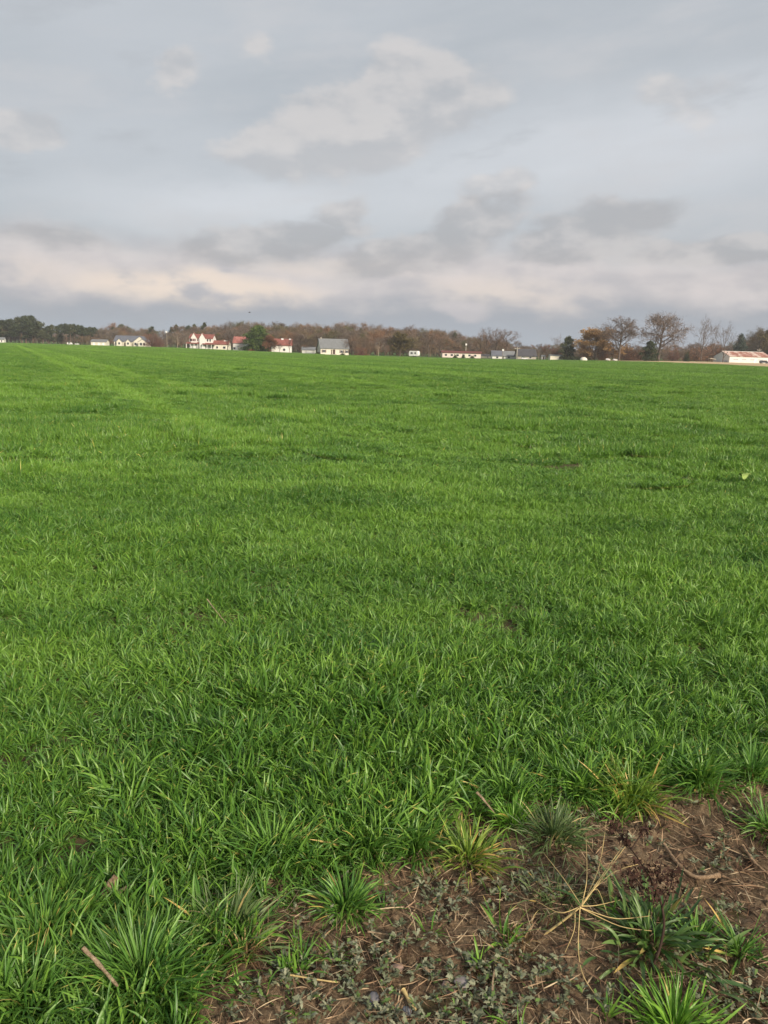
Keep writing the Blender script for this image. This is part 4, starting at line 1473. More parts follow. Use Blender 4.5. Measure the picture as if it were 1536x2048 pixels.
window(o, 1.4, .5, .7, .6, -2.0)
o, L = house('small_shed', 'tiny white shed right of the pale leafless tree', 1084, 1091, 352, 1.2, 1.7, 2.0, M['white'], M['grey_roof'], 0.0, 'shed', .15)
door(o, 0, .7, 1.1, -1.0)

# white dome
p = spot(1168, 322)
o = thing('dome_tent', 'small white half-round dome left of the tan-leaved oak', 'tent', p)
b = MB()
na_, nb_ = 16, 6
vv = []
for j in range(nb_ + 1):
    e_ = j / nb_ * math.pi / 2
    for i in range(na_):
        a_ = i / na_ * 2 * math.pi
        vv.append((1.5 * math.cos(a_) * math.cos(e_), 1.5 * math.sin(a_) * math.cos(e_), 1.35 * math.sin(e_) - .05))
ff = [(j * na_ + i, j * na_ + (i + 1) % na_, (j + 1) * na_ + (i + 1) % na_, (j + 1) * na_ + i) for j in range(nb_) for i in range(na_)]
b.quads(vv, ff)
b.build('cover', M['cream'], o, True)
MB().tube([(1.52 * math.cos(t_), 0.0, 1.37 * math.sin(t_)) for t_ in np.linspace(0, math.pi, 15)], .03, 5).build('hoop', M['grey_metal'], o)

# barn with rusty roof panels
a, BR = spot(1459, 388), 0.20
LB, DB = 23.0, 13.0
p = a + Vector((math.cos(BR) * LB / 2 - math.sin(BR) * DB / 2, math.sin(BR) * LB / 2 + math.cos(BR) * DB / 2, 0))
o = thing('metal_barn', 'long white barn with a rusty red panelled roof at the right', 'barn', p, BR)
L, dp, wh, rh = LB, DB, 3.0, 5.3
b = MB(); hx, hy = L / 2, dp / 2
b.quads([(-hx, -hy, -1), (hx, -hy, -1), (hx, hy, -1), (-hx, hy, -1), (-hx, -hy, wh), (hx, -hy, wh), (hx, hy, wh), (-hx, hy, wh), (-hx, 0, rh), (hx, 0, rh)],
        [(0, 1, 5, 4), (1, 2, 6, 5), (2, 3, 7, 6), (3, 0, 4, 7)])
b.f3.append(np.array([(4, 8, 7), (5, 6, 9)]))
b.build('wall', M['white'], o)


def rust_fn(n, p, out):
    pos = n.new('ShaderNodeTexCoord').outputs['Object']
    r_ = n.new('ShaderNodeObjectInfo').outputs['Random']
    f = n.noise(pos, 0.45, 5.0, 0.65)
    f = n.add(f, n.mul(n.sub(r_, 0.5), 0.35))
    return n.mix(n.mapr(f, 0.40, 0.66), (0.30, 0.125, 0.09), (0.58, 0.46, 0.40))


M['rust'] = mat('rusty_roof_panel', rust_fn, 0.7, 0.3)
NP = 12
for side in (-1, 1):
    for k in range(NP):
        x0 = -hx - .3 + k * (L + .6) / NP
        x1 = x0 + (L + .6) / NP - .04
        b = MB()
        b.poly_prism([(x0, 0, rh + .08), (x1, 0, rh + .08), (x1, side * (hy + .4), wh - .05), (x0, side * (hy + .4), wh - .05)], (0, 0, .08 + .02 * (k % 2)))
        b.build('roof_panel', M['rust'], o)
MB().tube([(-hx - .3, 0, rh + .2), (hx + .3, 0, rh + .2)], .09, 6).build('ridge_cap', M['trim'], o)
for k in range(4):
    x = -hx + 2.2 + k * 4.6
    MB().box((x, -hy - .06, 1.3), (x + 2.6, -hy + .02, 1.85)).build('window', M['grey_metal'], o)
MB().box((-hx - .07, -5.2, -.5), (-hx + .02, -1.6, 1.0)).build('side_door', M['grey_metal'], o)
MB().box((2.0, -hy - .05, -.5), (3.0, -hy + .02, 1.9)).build('door', M['trim'], o)


# vehicles
def car(label, px, D, rz, paint, name='parked_car', s=1.0, van=False):
    o = thing(name, label, 'van' if van else 'car', spot(px, D), rz, None, (s, s, s))
    top = 1.95 if van else 1.45
    prof = [(-2.15, .35), (2.15, .35), (2.2, .8), (1.25, .95), (.65, top), (-1.5, top), (-2.1, 1.0)] if not van else \
           [(-2.3, .35), (2.3, .35), (2.35, .9), (1.8, 1.1), (1.3, top), (-2.3, top), (-2.35, 1.0)]
    m_ = len(prof)
    pv = np.array([(q[0], -.85, q[1]) for q in prof] + [(q[0], .85, q[1]) for q in prof])
    b = MB(); b.quads(pv, [(i, (i + 1) % m_, m_ + (i + 1) % m_, m_ + i) for i in range(m_)])
    b.f3.append(np.array([(0, i + 1, i) for i in range(1, m_ - 1)] + [(m_, m_ + i, m_ + i + 1) for i in range(1, m_ - 1)]))
    b.build('body', paint, o)
    for s_ in (-1, 1):
        y = s_ * .86
        b = MB(); b.poly_prism([(-1.5, y, 1.0), (.95, y, 1.0), (.55, y, top - .1), (-1.35, y, top - .1)], (0, s_ * .02, 0)); b.build('side_window', M['glass'], o)
        for x in (-1.35, 1.35):
            w = MB().tube([(x, s_ * .68, .33), (x, s_ * .9, .33)], .33, 12).build('wheel', M['tyre'], o)
            MB().tube([(x, s_ * .88, .33), (x, s_ * .93, .33)], .18, 8).build('rim', M['grey_metal'], w)
    return o


car('white van showing above the crop in front of the airy pines', 139.5, 452, 0.1, M['car_white'], 'parked_van', .62, True)
car('low pale car just right of the white van before the airy pines', 154, 455, 0.0, M['car_white'], s=.55)
car('white car in front of the dark-roofed building', 1050, 328, 0.0, M['car_white'], s=.62)
car('pale car left of the shorter oak', 1217, 326, 0.9, M['car_white'], s=.6)
car('small pale car at the trunk of the shorter oak', 1231, 326, 0.6, M['car_white'], s=.5)
car('dark car at the right end of the rusty-roofed barn', 1529, 372, 0.0, M['car_dark'], s=1.0)

# white shed cut by the left edge of the picture
o, L = house('end_shed', 'white shed cut off by the left edge under the pines', -14, 5.5, 462, 1.8, 2.9, 4.0, M['white'], M['grey_roof'], 0.2, 'shed')
window(o, 1.6, .5, .8, .8, -2.0)
# small open shelter left of the barn
p = spot(1424, 352)
o = thing('field_shelter', 'tiny open shelter with a pale roof at the stubble left of the barn', 'shelter', p, .2)
b = MB(); b.poly_prism([(-1.4, -1, 1.7), (1.4, -1, 1.25), (1.4, 1, 1.25), (-1.4, 1, 1.7)], (0, 0, .12)); b.build('roof', M['cream'], o)
for x, h in ((-1.2, 1.7), (1.2, 1.3)):
    for y in (-.85, .85):
        MB().box((x - .06, y - .06, -.2), (x + .06, y + .06, h)).build('post', M['pole'], o)


# poles
def pole(label, px, top, base_, D, arm=0.0, lamp=True, m='pole', r0=.16):
    p = spot(px, D)
    H = (base_ - top) * D * 1.02 / FPX
    o = thing('utility_pole', label, 'pole', p)
    MB().tube([(0, 0, -.5), (0, 0, H)], [r0, r0 * .7], 8).build('shaft', M[m], o)
    if arm:
        MB().box((-arm, -.07, H - .75), (arm, .07, H - .55)).build('crossarm', M[m], o)
        for x in (-arm * .85, arm * .85):
            MB().tube([(x, 0, H - .56), (x, 0, H - .3)], .07, 6).build('insulator', M['lamp'], o)
    if lamp:
        MB().tube([(0, 0, H - .2), (.0, -.5, H + .1)], .05, 6).build('lamp_arm', M['grey_metal'], o)
        MB().box((-.35, -.75, H - .45), (.35, -.1, H + .35)).build('lamp_head', M['lamp'], o)


pole('tall weathered utility pole with a white lamp left of the white store', 334, 665, 694, 408, 0, True)
pole('pale pole with a white lamp behind the maroon-roofed building', 931.5, 690, 715, 362, 0, True, 'concrete', .2)
pole('weathered pole with a crossarm right of the two small white houses', 1034, 695, 718, 338, 1.1, False, 'concrete', .22)
pole('short pole with a lamp between the two small white houses', 1005.5, 701, 718, 345, 0, True, 'pole', .12)
pole('thin pole with a crossarm at the right side of the rusty-roofed barn', 1516, 699, 726, 395, 1.0, False, 'concrete', .12)

# thin moist air over the whole place
hz = MB().box((-700, -60, -3.0), (700, 760, 40.0)).build('haze', None, None, kind='stuff', label='thin pale moist air over the field', category='haze')
hm = bpy.data.materials.new('haze'); hm.use_nodes = True
hm.node_tree.nodes.clear()
hv = hm.node_tree.nodes.new('ShaderNodeVolumePrincipled')
hv.inputs['Color'].default_value = (0.86, 0.90, 0.95, 1)
hv.inputs['Density'].default_value = 0.0002
ho = hm.node_tree.nodes.new('ShaderNodeOutputMaterial')
hm.node_tree.links.new(hv.outputs[0], ho.inputs['Volume'])
hz.data.materials.append(hm)

# bird
d = ray(499, 625) * 160
o = thing('bird', 'small dark bird flying low above the store', 'bird', (d.x, d.y, d.z + EYE), 0.6)
MB().tube([(-.22, 0, 0), (-.1, 0, .02), (.08, 0, .02), (.2, 0, .01), (.26, 0, 0)], [.01, .06, .07, .04, .01], 8).build('body', M['bark_dark'], o, True)
for s in (-1, 1):
    b = MB(); b.quads([(.1, s * .03, .03), (-.08, s * .03, .03), (-.06, s * .25, .12), (.08, s * .25, .13), (-.12, s * .5, .08), (-.04, s * .5, .08)], [(0, 1, 2, 3), (3, 2, 4, 5)])
    b.build('wing', M['bark_dark'], o)

# ------------------------------------------------------------------ bare headland in the foreground
xs = np.arange(-0.75, 2.3, 0.009); ys = np.arange(0.9, 3.35, 0.009)
X, Y = np.meshgrid(xs, ys)
ins = inside(SOIL_POLY, X, Y)
ed = edge_dist(X, Y)
sd = np.where(ins, ed, -ed)
Z = 0.030 * (vnoise(X, Y, .30, 20) - .5) + 0.022 * (vnoise(X, Y, .09, 21) - .5) + 0.016 * (vnoise(X, Y, .035, 22) - .5) + 0.008 * (vnoise(X, Y, .016, 23) - .5)
Z = np.where(sd > -0.25, 0.012 + Z * np.clip((sd + .25) / .3, 0, 1), -0.05)
Z -= 0.06 * np.clip((-sd - .1) / .2, 0, 1)


def soil_z(x, y):
    i = np.clip(((np.asarray(x) - xs[0]) / 0.009).astype(int), 0, len(xs) - 1)
    j = np.clip(((np.asarray(y) - ys[0]) / 0.009).astype(int), 0, len(ys) - 1)
    return np.maximum(Z[j, i], 0.0)


nx = len(xs)
i = np.arange(len(ys) - 1)[:, None] * nx + np.arange(nx - 1)[None]
keepq = (sd[:-1, :-1] > -0.32).ravel()
F = np.stack([i, i + 1, i + 1 + nx, i + nx], -1).reshape(-1, 4)[keepq]
b = MB(); b.quads(np.stack([X, Y, Z], -1).reshape(-1, 3), F)
o = b.build('bare_soil', M['soil'], smooth=True)
o['kind'] = 'structure'


def scatter_soil(n, r, extra=0.03):
    x = r.uniform(-.6, 2.2, n * 3); y = r.uniform(.95, 3.2, n * 3)
    k = inside(SOIL_POLY, x, y) | (edge_dist(x, y) < extra)
    return x[k][:n], y[k][:n]


# straw and root litter
def litter_fn(n, p, out):
    at = n.new('ShaderNodeAttribute', attribute_name='Col')
    r_, v_, k_ = n.sep(at.outputs['Vector'])
    ra = n.new('ShaderNodeValToRGB')
    els = ra.color_ramp.elements
    els[0].position = 0; els[0].color = (0.04, 0.024, 0.016, 1)
    els[1].position = 1; els[1].color = (0.50, 0.40, 0.26, 1)
    e = els.new(.25); e.color = (0.11, 0.06, 0.037, 1)
    e = els.new(.5); e.color = (0.24, 0.15, 0.09, 1)
    e = els.new(.78); e.color = (0.38, 0.27, 0.165, 1)
    n.put(ra.inputs[0], r_)
    return ra.outputs[0]


M['litter'] = mat('dry_litter', litter_fn, 0.8, 0.2)
r = np.random.default_rng(31)
x, y = scatter_soil(17000, r)
n = len(x)
b = MB()
blades(b, x, y, r.uniform(0, 2 * math.pi, n), r.uniform(0.012, 0.07, n) * np.where(r.random(n) < .08, 2.8, 1), r.uniform(0.0010, 0.0034, n),
       np.radians(r.uniform(78, 96, n)), np.radians(r.uniform(-25, 25, n)), 3, False, r.normal(size=n) * .6, r, soil_z(x, y) + r.uniform(.001, .012, n))
b.build('straw_litter', M['litter'], None, False, True, kind='stuff', label='broken straw and root bits lying on the bare soil', category='straw')
r = np.random.default_rng(35)
x, y = scatter_soil(2600, r, .1)
n = len(x)
k_ = vnoise(x, y, .25, 61) > .5
x, y = x[k_], y[k_]; n = len(x)
b = MB()
blades(b, x, y, r.uniform(0, 2 * math.pi, n), r.uniform(0.03, 0.11, n), r.uniform(0.0018, 0.0045, n), np.radians(r.uniform(62, 92, n)), np.radians(r.uniform(-10, 45, n)), 4, False,
       r.normal(size=n) * 1.5, r, soil_z(x, y) + r.uniform(.0, .008, n))
M['root'] = plain('dead_dark_stem', (0.055, 0.032, 0.02), 0.4, 20.0)
b.build('dead_stems', M['root'], None, False, True, kind='stuff', label='dark dead stems matted on the bare soil', category='dead stems')
# clods and pebbles
r = np.random.default_rng(32)
x, y = scatter_soil(1900, r, 0.0)
n = len(x)
ico = np.array([(0, 0, 1), (.89, 0, .45), (.28, .85, .45), (-.72, .53, .45), (-.72, -.53, .45), (.28, -.85, .45), (.72, .53, -.45), (-.28, .85, -.45),
                (-.89, 0, -.45), (-.28, -.85, -.45), (.72, -.53, -.45), (0, 0, -1)])
icf = np.array([(0, 1, 2), (0, 2, 3), (0, 3, 4), (0, 4, 5), (0, 5, 1), (1, 6, 2), (2, 7, 3), (3, 8, 4), (4, 9, 5), (5, 10, 1), (2, 6, 7), (3, 7, 8), (4, 8, 9), (5, 9, 10),
                (1, 10, 6), (11, 7, 6), (11, 8, 7), (11, 9, 8), (11, 10, 9), (11, 6, 10)])
sz = np.exp(r.normal(size=n) * .55) * 0.0042
v = ico[None] * (1 + r.normal(size=(n, 12, 1)) * .22) * sz[:, None, None] * np.array([1, 1, .7]) + np.stack([x, y, soil_z(x, y) + sz * .2], -1)[:, None, :]
b = MB(); b.quads(v.reshape(-1, 3), (icf[None] + (np.arange(n) * 12)[:, None, None]).reshape(-1, 3))
b.build('soil_clods', M['soil'], None, True, kind='stuff', label='small clods and crumbs on the bare soil', category='clods')


# low grey-green weed mats
def weed_fn(n, p, out):
    at = n.new('ShaderNodeAttribute', attribute_name='Col')
    r_, v_, k_ = n.sep(at.outputs['Vector'])
    col = n.mix(r_, (0.07, 0.088, 0.042), (0.24, 0.25, 0.165))
    col = n.mix(n.mapr(k_, .86, .9), col, (0.10, 0.17, 0.04))
    return n.mix(n.mul(n.mapr(k_, .12, .1), .8), col, (0.16, 0.10, 0.06))


M['weed'] = mat('weed_leaf', weed_fn, 0.6, 0.3)


def mat_leaves(b, cx, cy, rad, m, r, size=(.008, .019)):
    """rosettes of lobed leaves lying low"""
    nro = max(3, int(m / 7.5))
    a = r.uniform(0, 2 * math.pi, nro); q = rad * np.sqrt(r.random(nro))
    for k in range(nro):
        x0, y0 = cx + q[k] * math.cos(a[k]) * 1.25, cy + q[k] * math.sin(a[k])
        n = int(r.integers(6, 12))
        az_ = r.uniform(0, 2 * math.pi, n)
        for z_ in range(n):
            L = r.uniform(*size) * 1.5; w = L * r.uniform(.30, .48)
            t = np.array([0, .3, .42, .6, .7, 1.0]); pr = np.array([.14, .75, .38, 1.0, .5, .04]) * w * .5
            tl = r.uniform(.25, 1.2)
            d = np.array([math.cos(az_[z_]), math.sin(az_[z_])]); s = np.array([-d[1], d[0]])
            along = t * L
            zz = np.sin(tl) * along * (1 - .55 * t) + float(soil_z(x0, y0)) + r.uniform(.001, .02)
            ctr = np.stack([x0 + d[0] * along * math.cos(tl), y0 + d[1] * along * math.cos(tl), zz], -1)
            sv = np.array([s[0], s[1], r.normal() * .35])
            v = np.stack([ctr - sv * pr[:, None], ctr + sv * pr[:, None]], 1).reshape(-1, 3)
            f = [(2 * i_, 2 * i_ + 1, 2 * i_ + 3, 2 * i_ + 2) for i_ in range(5)]
            cc = np.zeros((12, 3)); cc[:, 0] = r.random(); cc[:, 1] = np.repeat(t, 2); cc[:, 2] = r.random()
            b.quads(v, f, cc)


r = np.random.default_rng(33)
b = MB()
for px, py, rad, m in [(560, 2030, .10, 260), (640, 1935, .09, 220), (720, 1960, .08, 160), (855, 1805, .11, 240), (960, 1800, .08, 120), (900, 1955, .08, 150),
                       (860, 2025, .13, 330), (1010, 1960, .09, 160), (1060, 2000, .11, 260), (1080, 1780, .07, 120), (1030, 1750, .08, 110), (1440, 1745, .06, 70), (1430, 1975, .10, 170),
                       (1490, 2020, .10, 200), (960, 2030, .09, 200), (1290, 1690, .07, 60), (1030, 1900, .07, 80), (1380, 1860, .10, 120), (720, 2040, .07, 150), (1500, 1640, .05, 40),
                       (620, 1845, .05, 60), (780, 1880, .06, 60), (1180, 1970, .1, 120), (1250, 1760, .1, 80)]:
    c_ = ground_pt(px, py)
    mat_leaves(b, c_[0], c_[1], rad, m, r)
x, y = scatter_soil(70, r)
for k in range(len(x)):
    mat_leaves(b, x[k], y[k], .03, 12, r)
b.build('weed_mat', M['weed'], None, False, True, kind='stuff', label='low grey-green weeds spreading in mats over the bare soil', category='weeds')


# individual clumps at the edge and on the soil
def clump(label, px, py, n, L, w, spread, tilt, mname, seed, lean=None, yellow=5, name='grass_clump', cat='grass clump'):
    r = np.random.default_rng(seed)
    n = int(n * 3.8)
    c_ = ground_pt(px, py)
    z0 = float(soil_z(c_[0], c_[1])) - .004
    o = thing(name, label, cat, (c_[0], c_[1], z0))
    b = MB()
    a = r.uniform(0, 2 * math.pi, n)
    if lean is not None:
        k = r.random(n) < .55
        a = np.where(k, lean + r.normal(size=n) * .8, a)
    q = np.abs(r.normal(size=n)) * spread * 1.25
    blades(b, q * np.cos(a), q * np.sin(a), a + r.normal(size=n) * .3, r.uniform(L * .3, L * .86, n), r.uniform(w * .42, w * .75, n), np.radians(r.uniform(4, tilt + 8, n)),
           np.radians(r.uniform(5, 95, n)), 6, True, None, r)
    b.build('green_blades', M[mname], o, True, True, kind='stuff')
    for k in range(yellow):
        b = MB()
        a1 = r.uniform(0, 2 * math.pi, 1)
        blades(b, spread * np.cos(a1), spread * np.sin(a1), a1, r.uniform(L * .5, L * .9, 1), np.array([w * .9]), np.radians(r.uniform(45, 75, 1)), np.radians(r.uniform(5, 30, 1)), 6, True, None, r,
               None, np.array([1.0]))
        b.build('yellow_blade', M['clump_yellow'], o, True, True)
    return o


CL = [
    ('huge deep green clump at the bottom left around a tan stick', 285, 1975, 330, .215, .0085, .05, 56, 'clump', None, 4),
    ('green clump at the bottom left corner', 60, 2020, 130, .20, .009, .05, 60, 'clump', None, 2),
    ('green clump left of the huge deep green one, flecked with yellow', 90, 1880, 110, .18, .009, .05, 60, 'clump', None, 4),
    ('compact dark green clump standing alone on the soil', 690, 1818, 105, .155, .008, .022, 78, 'clump', None, 2),
    ('green clump with yellow leaves at the crop edge left of the lone dark clump', 545, 1722, 110, .21, .009, .028, 70, 'clump', None, 5),
    ('yellow-green clump with orange withered leaves on the soil edge', 935, 1722, 90, .175, .0085, .03, 72, 'clump_yellow', None, 7),
    ('small bright clump on the soil right of the yellow-green clump', 1025, 1660, 50, .13, .008, .02, 62, 'clump_bright', None, 1),
    ('dull grey-green clump right of the small bright clump', 1105, 1690, 90, .15, .0075, .04, 75, 'clump_grey', None, 1),
    ('broad green weed clump under the dead dark weed', 1300, 1895, 60, .155, .0150, .075, 80, 'broadleaf', None, 2),
    ('sparse tuft of few spreading blades at the right edge', 1478, 1912, 22, .17, .0075, .008, 75, 'clump', None, 3),
    ('bright green tuft cut by the bottom edge at the right', 1350, 2065, 70, .16, .0095, .03, 50, 'clump_bright', None, 1),
    ('fine light grass tuft beside the dry straw plant', 1120, 1808, 70, .11, .005, .05, 80, 'clump_grey', None, 2),
    ('long trailing clump at the crop edge with pale blades', 1262, 1602, 120, .22, .008, .04, 74, 'clump_yellow', 3.6, 6),
    ('splayed clump at the crop edge above the reddish bare soil', 1400, 1575, 100, .21, .0085, .04, 72, 'clump', 4.2, 3),
    ('dark green clump at the far right end of the bare soil', 1500, 1560, 80, .17, .0085, .04, 66, 'clump', None, 1),
    ('green clump reaching in from the right edge beside the bare soil', 1540, 1665, 60, .16, .008, .03, 70, 'clump', None, 1),
    ('trailing bluish clump right of the huge deep green one', 455, 1880, 80, .19, .0085, .035, 78, 'clump_grey', None, 2),
    ('green clump in the crop edge above the lone dark clump', 735, 1705, 90, .19, .0085, .035, 70, 'clump', 4.6, 3),
    ('green clump hanging over the soil left of the yellow-green clump', 830, 1695, 90, .18, .0085, .03, 70, 'clump', 4.8, 3),
    ('green clump at the crop edge right of the pale dry stalk', 1010, 1600, 90, .19, .0085, .035, 66, 'clump', None, 2),
    ('wide green clump at the middle of the crop edge', 1150, 1585, 110, .20, .0085, .04, 68, 'clump', 4.4, 3),
    ('dry brown tuft on the soil left of the broad weed clump', 1045, 1895, 26, .075, .006, .03, 70, 'dry', None, 0),
    ('dry tan tuft at the right foot of the huge deep green clump', 488, 1915, 22, .10, .006, .02, 60, 'dry', None, 0),
    ('small weed with blunt leaves right of the broad weed clump', 1395, 1880, 35, .10, .012, .02, 72, 'clump', None, 0),
]
for k, (lab, px, py, n, L, w, sp, tl, mn, ln, ye) in enumerate(CL):
    clump(lab, px, py, n, L, w, sp, tl, mn, 500 + k, ln, ye)

# stalks and sticks
def stalk_fn(c1, c2, c3):
    def fn(n, p, out):
        pos = n.new('ShaderNodeTexCoord').outputs['Object']
        a = n.noise(pos, 60.0, 6.0, 0.7)
        x, y, z = n.sep(pos)
        g = n.noise(n.comb(n.mul(n.add(x, y), 400.0), n.mul(z, 400.0), 0.0), 1.0, 3.0, 0.6)
        col = n.mix(n.mapr(a, 0.35, 0.6), c1, c2)
        col = n.mix(n.mapr(g, 0.5, 0.32, 0, 0.85), col, c3)
        b = n.new('ShaderNodeBump'); b.inputs['Strength'].default_value = 1.0; b.inputs['Distance'].default_value = 0.002
        n.put(b.inputs['Height'], n.add(a, g)); n.put(p.inputs['Normal'], b.outputs[0])
        return col
    return fn


M['stalk'] = mat('dry_corn_stalk', stalk_fn((0.17, 0.125, 0.08), (0.35, 0.275, 0.185), (0.07, 0.045, 0.03)), 0.85, 0.15)
M['stalk_red'] = mat('reddish_stalk', stalk_fn((0.16, 0.105, 0.065), (0.33, 0.235, 0.15), (0.06, 0.035, 0.022)), 0.85, 0.15)
M['straw'] = plain('golden_straw', (0.50, 0.38, 0.17), 0.25, 40.0, 0.6, 0.3)
M['twig'] = plain('dark_dead_stem', (0.045, 0.026, 0.018), 0.3, 30.0, 0.8)
M['seed'] = plain('dark_seed_head', (0.055, 0.028, 0.020), 0.3, 60.0, 0.9)


def gp3(px, py, h=0.0):
    """point h metres above the ground on the sight line through a photo pixel"""
    d = ray(px, py)
    k = (EYE - h) / -d.z
    return np.array([d.x * k, d.y * k, h])


def smooth(pts, m=5):
    pts = np.asarray(pts, float)
    t = np.arange(len(pts)); tt_ = np.linspace(0, len(pts) - 1, (len(pts) - 1) * m + 1)
    q = np.stack([np.interp(tt_, t, pts[:, i]) for i in range(3)], -1)
    for _ in range(3):
        q[1:-1] = .25 * q[:-2] + .5 * q[1:-1] + .25 * q[2:]
    return q


def stalk(label, pts, r0, r1, m, name='dry_stalk', cat='stalk', node=True):
    p = smooth([gp3(*q) for q in pts])
    c0 = p[0].copy(); c0[2] = 0
    o = thing(name, label, cat, c0)
    rq = np.random.default_rng(len(label))
    rad = np.linspace(r0, r1, len(p)) * (1 + .10 * np.sin(np.arange(len(p)) * 1.7) + rq.normal(size=len(p)) * .05)
    p[:, :2] += rq.normal(size=(len(p), 2)) * r0 * .05
    MB().tube(p - c0, rad, 8).build('stem', M[m], o, True)
    if node:
        i_ = len(p) // 2
        MB().tube(p[i_ - 1:i_ + 2] - c0, [r0 * .95, r0 * 1.16, r0 * .95], 8).build('joint', M[m], o, True)
    return o


stalk('thick tan stick leaning in the huge deep green clump', [(165, 1895, .19), (195, 1925, .16), (235, 1972, .10)], .0048, .0036, 'stalk', 'stick', 'stick')
stalk('short brown stalk stub in the grass left', [(204, 1793, .03), (232, 1752, .07)], .010, .008, 'stalk_red')
stalk('thin tan stalk beside the short brown stub', [(235, 1785, .03), (268, 1768, .04)], .006, .004, 'stalk')
stalk('thick pale curved corn stalk lying on the soil at right', [(1328, 1688, .03), (1345, 1715, .03), (1368, 1742, .025), (1395, 1757, .025), (1440, 1750, .03)], .0048, .0068, 'stalk_red', 'corn_stalk')
stalk('thin pale root running right from the curved corn stalk', [(1445, 1752, .02), (1480, 1766, .02), (1530, 1775, .02)], .0034, .002, 'stalk_red')
stalk('brown stick slanting at the right edge of the soil', [(1485, 1690, .04), (1505, 1722, .03), (1540, 1752, .02)], .0045, .0035, 'stalk_red', 'stick', 'stick')
stalk('golden straw piece at the bottom centre', [(806, 1978, .025), (818, 2000, .02), (832, 2020, .015)], .005, .0045, 'straw', node=False)
stalk('grey-brown stick below the dry straw plant', [(1232, 1940, .03), (1250, 1965, .02), (1272, 1998, .02)], .005, .004, 'stalk', 'stick', 'stick')
stalk('pale dry stalk sticking out of the crop edge', [(953, 1584, .12), (968, 1600, .10), (990, 1628, .05)], .0045, .003, 'stalk', node=False)
stalk('long thin straw lying across the soil centre', [(735, 1863, .02), (800, 1872, .02), (870, 1882, .018)], .0022, .0018, 'stalk', node=False)
stalk('straight thin straw left of the bottom centre', [(570, 1948, .03), (640, 1960, .03), (680, 1965, .025)], .0022, .0018, 'straw', node=False)
stalk('dark thin stem lying at the right of the broad weed clump', [(1400, 1872, .02), (1450, 1880, .02), (1530, 1860, .02)], .004, .003, 'twig', node=False)
stalk('thin upright straw at the bottom right of centre', [(985, 2010, .01), (984, 1975, .03), (988, 1940, .05)], .003, .0022, 'stalk', node=False)
stalk('orange fallen leaf stalk at the lower left edge of the soil', [(170, 2022, .03), (220, 2034, .03), (245, 2044, .02)], .005, .003, 'straw', node=False)
stalk('thin brown stalk standing in the green crop at left', [(414, 1198, .20), (430, 1220, .17), (452, 1246, .12)], .003, .0018, 'stalk', node=False)

# dry golden panicle
c0 = gp3(1085, 1872, 0.0)
o = thing('dry_grass_plant', 'golden dry grass stem with wiry spreading branches on the soil', 'dry grass', c0)


def wire(nm, pts, r0, r1, m='straw', parent=o, org=c0):
    p = smooth([gp3(*q) for q in pts])
    return MB().tube(p - org, np.linspace(r0, r1, len(p)), 5).build(nm, M[m], parent, True)


wire('stem', [(1085, 1872, .01), (1125, 1843, .05), (1163, 1812, .09), (1185, 1780, .11)], .0034, .0026)
for pts in ([(1163, 1812, .09), (1205, 1755, .13), (1262, 1678, .16)], [(1170, 1800, .10), (1215, 1735, .13), (1247, 1690, .15)],
            [(1175, 1790, .10), (1200, 1735, .13), (1213, 1640, .17)], [(1163, 1812, .09), (1175, 1760, .12), (1172, 1672, .15)],
            [(1163, 1812, .09), (1130, 1760, .1), (1085, 1703, .11)], [(1160, 1815, .09), (1230, 1840, .08), (1298, 1832, .08)],
            [(1160, 1815, .09), (1240, 1855, .07), (1305, 1862, .06)], [(1160, 1815, .09), (1155, 1900, .06), (1165, 1955, .04), (1208, 2012, .02)],
            [(1163, 1812, .09), (1120, 1830, .07), (1070, 1800, .06)], [(1170, 1800, .1), (1195, 1770, .1), (1215, 1830, .05)],
            [(1185, 1780, .11), (1230, 1740, .12), (1290, 1725, .10)], [(1163, 1812, .09), (1190, 1812, .09), (1240, 1800, .07)],
            [(1150, 1822, .08), (1150, 1860, .05), (1130, 1905, .03)]):
    wire('branch', pts, .0015, .0007)

# dead dark weed
c1 = gp3(1292, 1962, 0.0)
o2 = thing('dead_weed', 'dead dark brown weed with crumpled seed heads', 'weed', c1)
wire('stem', [(1292, 1962, .0), (1318, 1905, .06), (1330, 1850, .11), (1322, 1800, .15), (1300, 1755, .18)], .0042, .0026, 'twig', o2, c1)
for pts in ([(1300, 1755, .18), (1275, 1715, .2), (1245, 1675, .22), (1228, 1655, .23)], [(1322, 1800, .15), (1290, 1780, .17), (1262, 1745, .19)],
            [(1325, 1815, .14), (1340, 1780, .17), (1345, 1755, .18)], [(1262, 1700, .21), (1280, 1672, .22), (1288, 1660, .23)], [(1310, 1780, .16), (1318, 1745, .19), (1322, 1728, .2)]):
    wire('branch', pts, .0024, .0014, 'twig', o2, c1)
r = np.random.default_rng(61)
for px, py, h, s in [(1285, 1740, .19, .030), (1265, 1748, .19, .026), (1300, 1762, .18, .032), (1275, 1770, .17, .026), (1320, 1745, .19, .024), (1340, 1775, .17, .026), (1346, 1757, .18, .02),
                     (1228, 1655, .23, .018), (1288, 1660, .23, .018), (1250, 1680, .22, .012), (1310, 1790, .16, .02)]:
    b = MB()
    b.tris(r.normal(size=(46, 3)) * s * .62, np.full(46, .0085), r, 1.5)
    q = b.build('seed_head', M['seed'], o2, kind='stuff')
    q.location = gp3(px, py, h) - c1


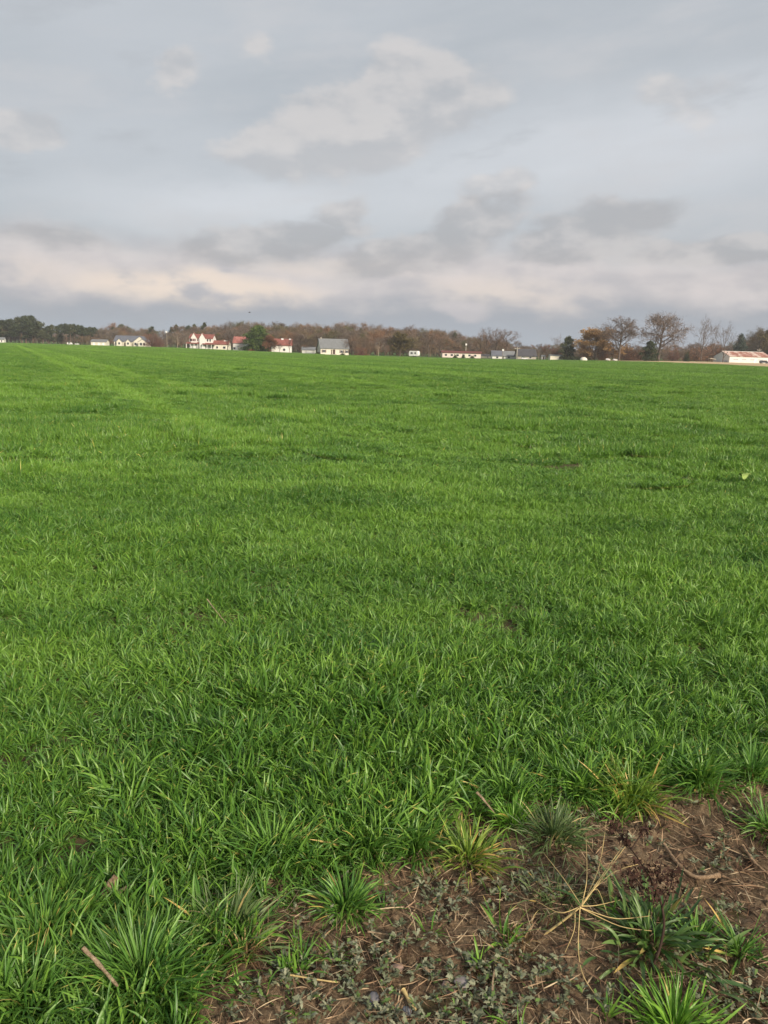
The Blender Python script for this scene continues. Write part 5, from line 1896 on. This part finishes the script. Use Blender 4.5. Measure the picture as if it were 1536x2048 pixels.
# stones and fallen leaves
def stone(label, px, py, sx, sy, sz_, c, seed):
    r = np.random.default_rng(seed)
    p = gp3(px, py, 0)
    v = []
    na_, nb_ = 10, 5
    for j in range(nb_ + 1):
        e_ = -math.pi / 2 + j / nb_ * math.pi
        for i in range(na_):
            a_ = i / na_ * 2 * math.pi
            k = 1 + .18 * math.sin(a_ * 2 + seed) + .12 * math.sin(a_ * 3 + 2 * seed) + r.normal() * .03
            v.append((sx * k * math.cos(a_) * math.cos(e_) ** .6, sy * k * math.sin(a_) * math.cos(e_) ** .6, sz_ * math.sin(e_)))
    f = [(j * na_ + i, j * na_ + (i + 1) % na_, (j + 1) * na_ + (i + 1) % na_, (j + 1) * na_ + i) for j in range(nb_) for i in range(na_)]
    b = MB(); b.quads(v, f)
    q = b.build('stone', plain('stone_%d' % seed, c, .2, 40.0, .8), None, True, label=label, category='stone')
    q.location = (p[0], p[1], float(soil_z(p[0], p[1])) + sz_ * .6)
    q.rotation_euler = (r.normal() * .25, r.normal() * .25, r.uniform(0, 6))


stone('flat purplish grey stone among weeds at the bottom centre', 745, 2012, .022, .016, .007, (0.20, 0.19, 0.20), 1)
stone('small pinkish brown stone among weeds above the golden straw', 795, 1942, .013, .018, .007, (0.30, 0.21, 0.17), 2)
stone('flat pinkish stone right of the golden straw', 896, 1984, .016, .018, .006, (0.33, 0.23, 0.19), 3)
stone('wide grey stone touching the pinkish one at the bottom centre', 925, 1975, .026, .015, .006, (0.21, 0.19, 0.19), 4)
stone('small blue-grey stone at the bottom right of the purplish one', 815, 2030, .015, .012, .006, (0.16, 0.17, 0.19), 5)

M['pale_leaf'] = plain('pale_fallen_leaf', (0.26, 0.36, 0.10), 0.3, 30.0, 0.6)
p = gp3(1485, 953, .12)
o = thing('fallen_leaf', 'pale yellow-green round leaf lying on the crop at the right', 'leaf', p, 0.4)
b = MB()
th = np.linspace(0, 2 * math.pi, 15)[:-1]
rim = np.stack([.06 * np.cos(th) * (1 + .12 * np.cos(3 * th)), .045 * np.sin(th), .03 * np.cos(2 * th) + .02], -1)
b.quads(np.vstack([rim, [[0, 0, .0]]]), [(k, (k + 1) % 14, 14) for k in range(14)])
q = b.build('blade', M['pale_leaf'], o, True); q.rotation_euler = (.55, 0, 0)
MB().tube([(.09, 0, .03), (.15, .01, .02)], .004, 5).build('leaf_stem', M['pale_leaf'], o)

print('objects', len(bpy.data.objects))
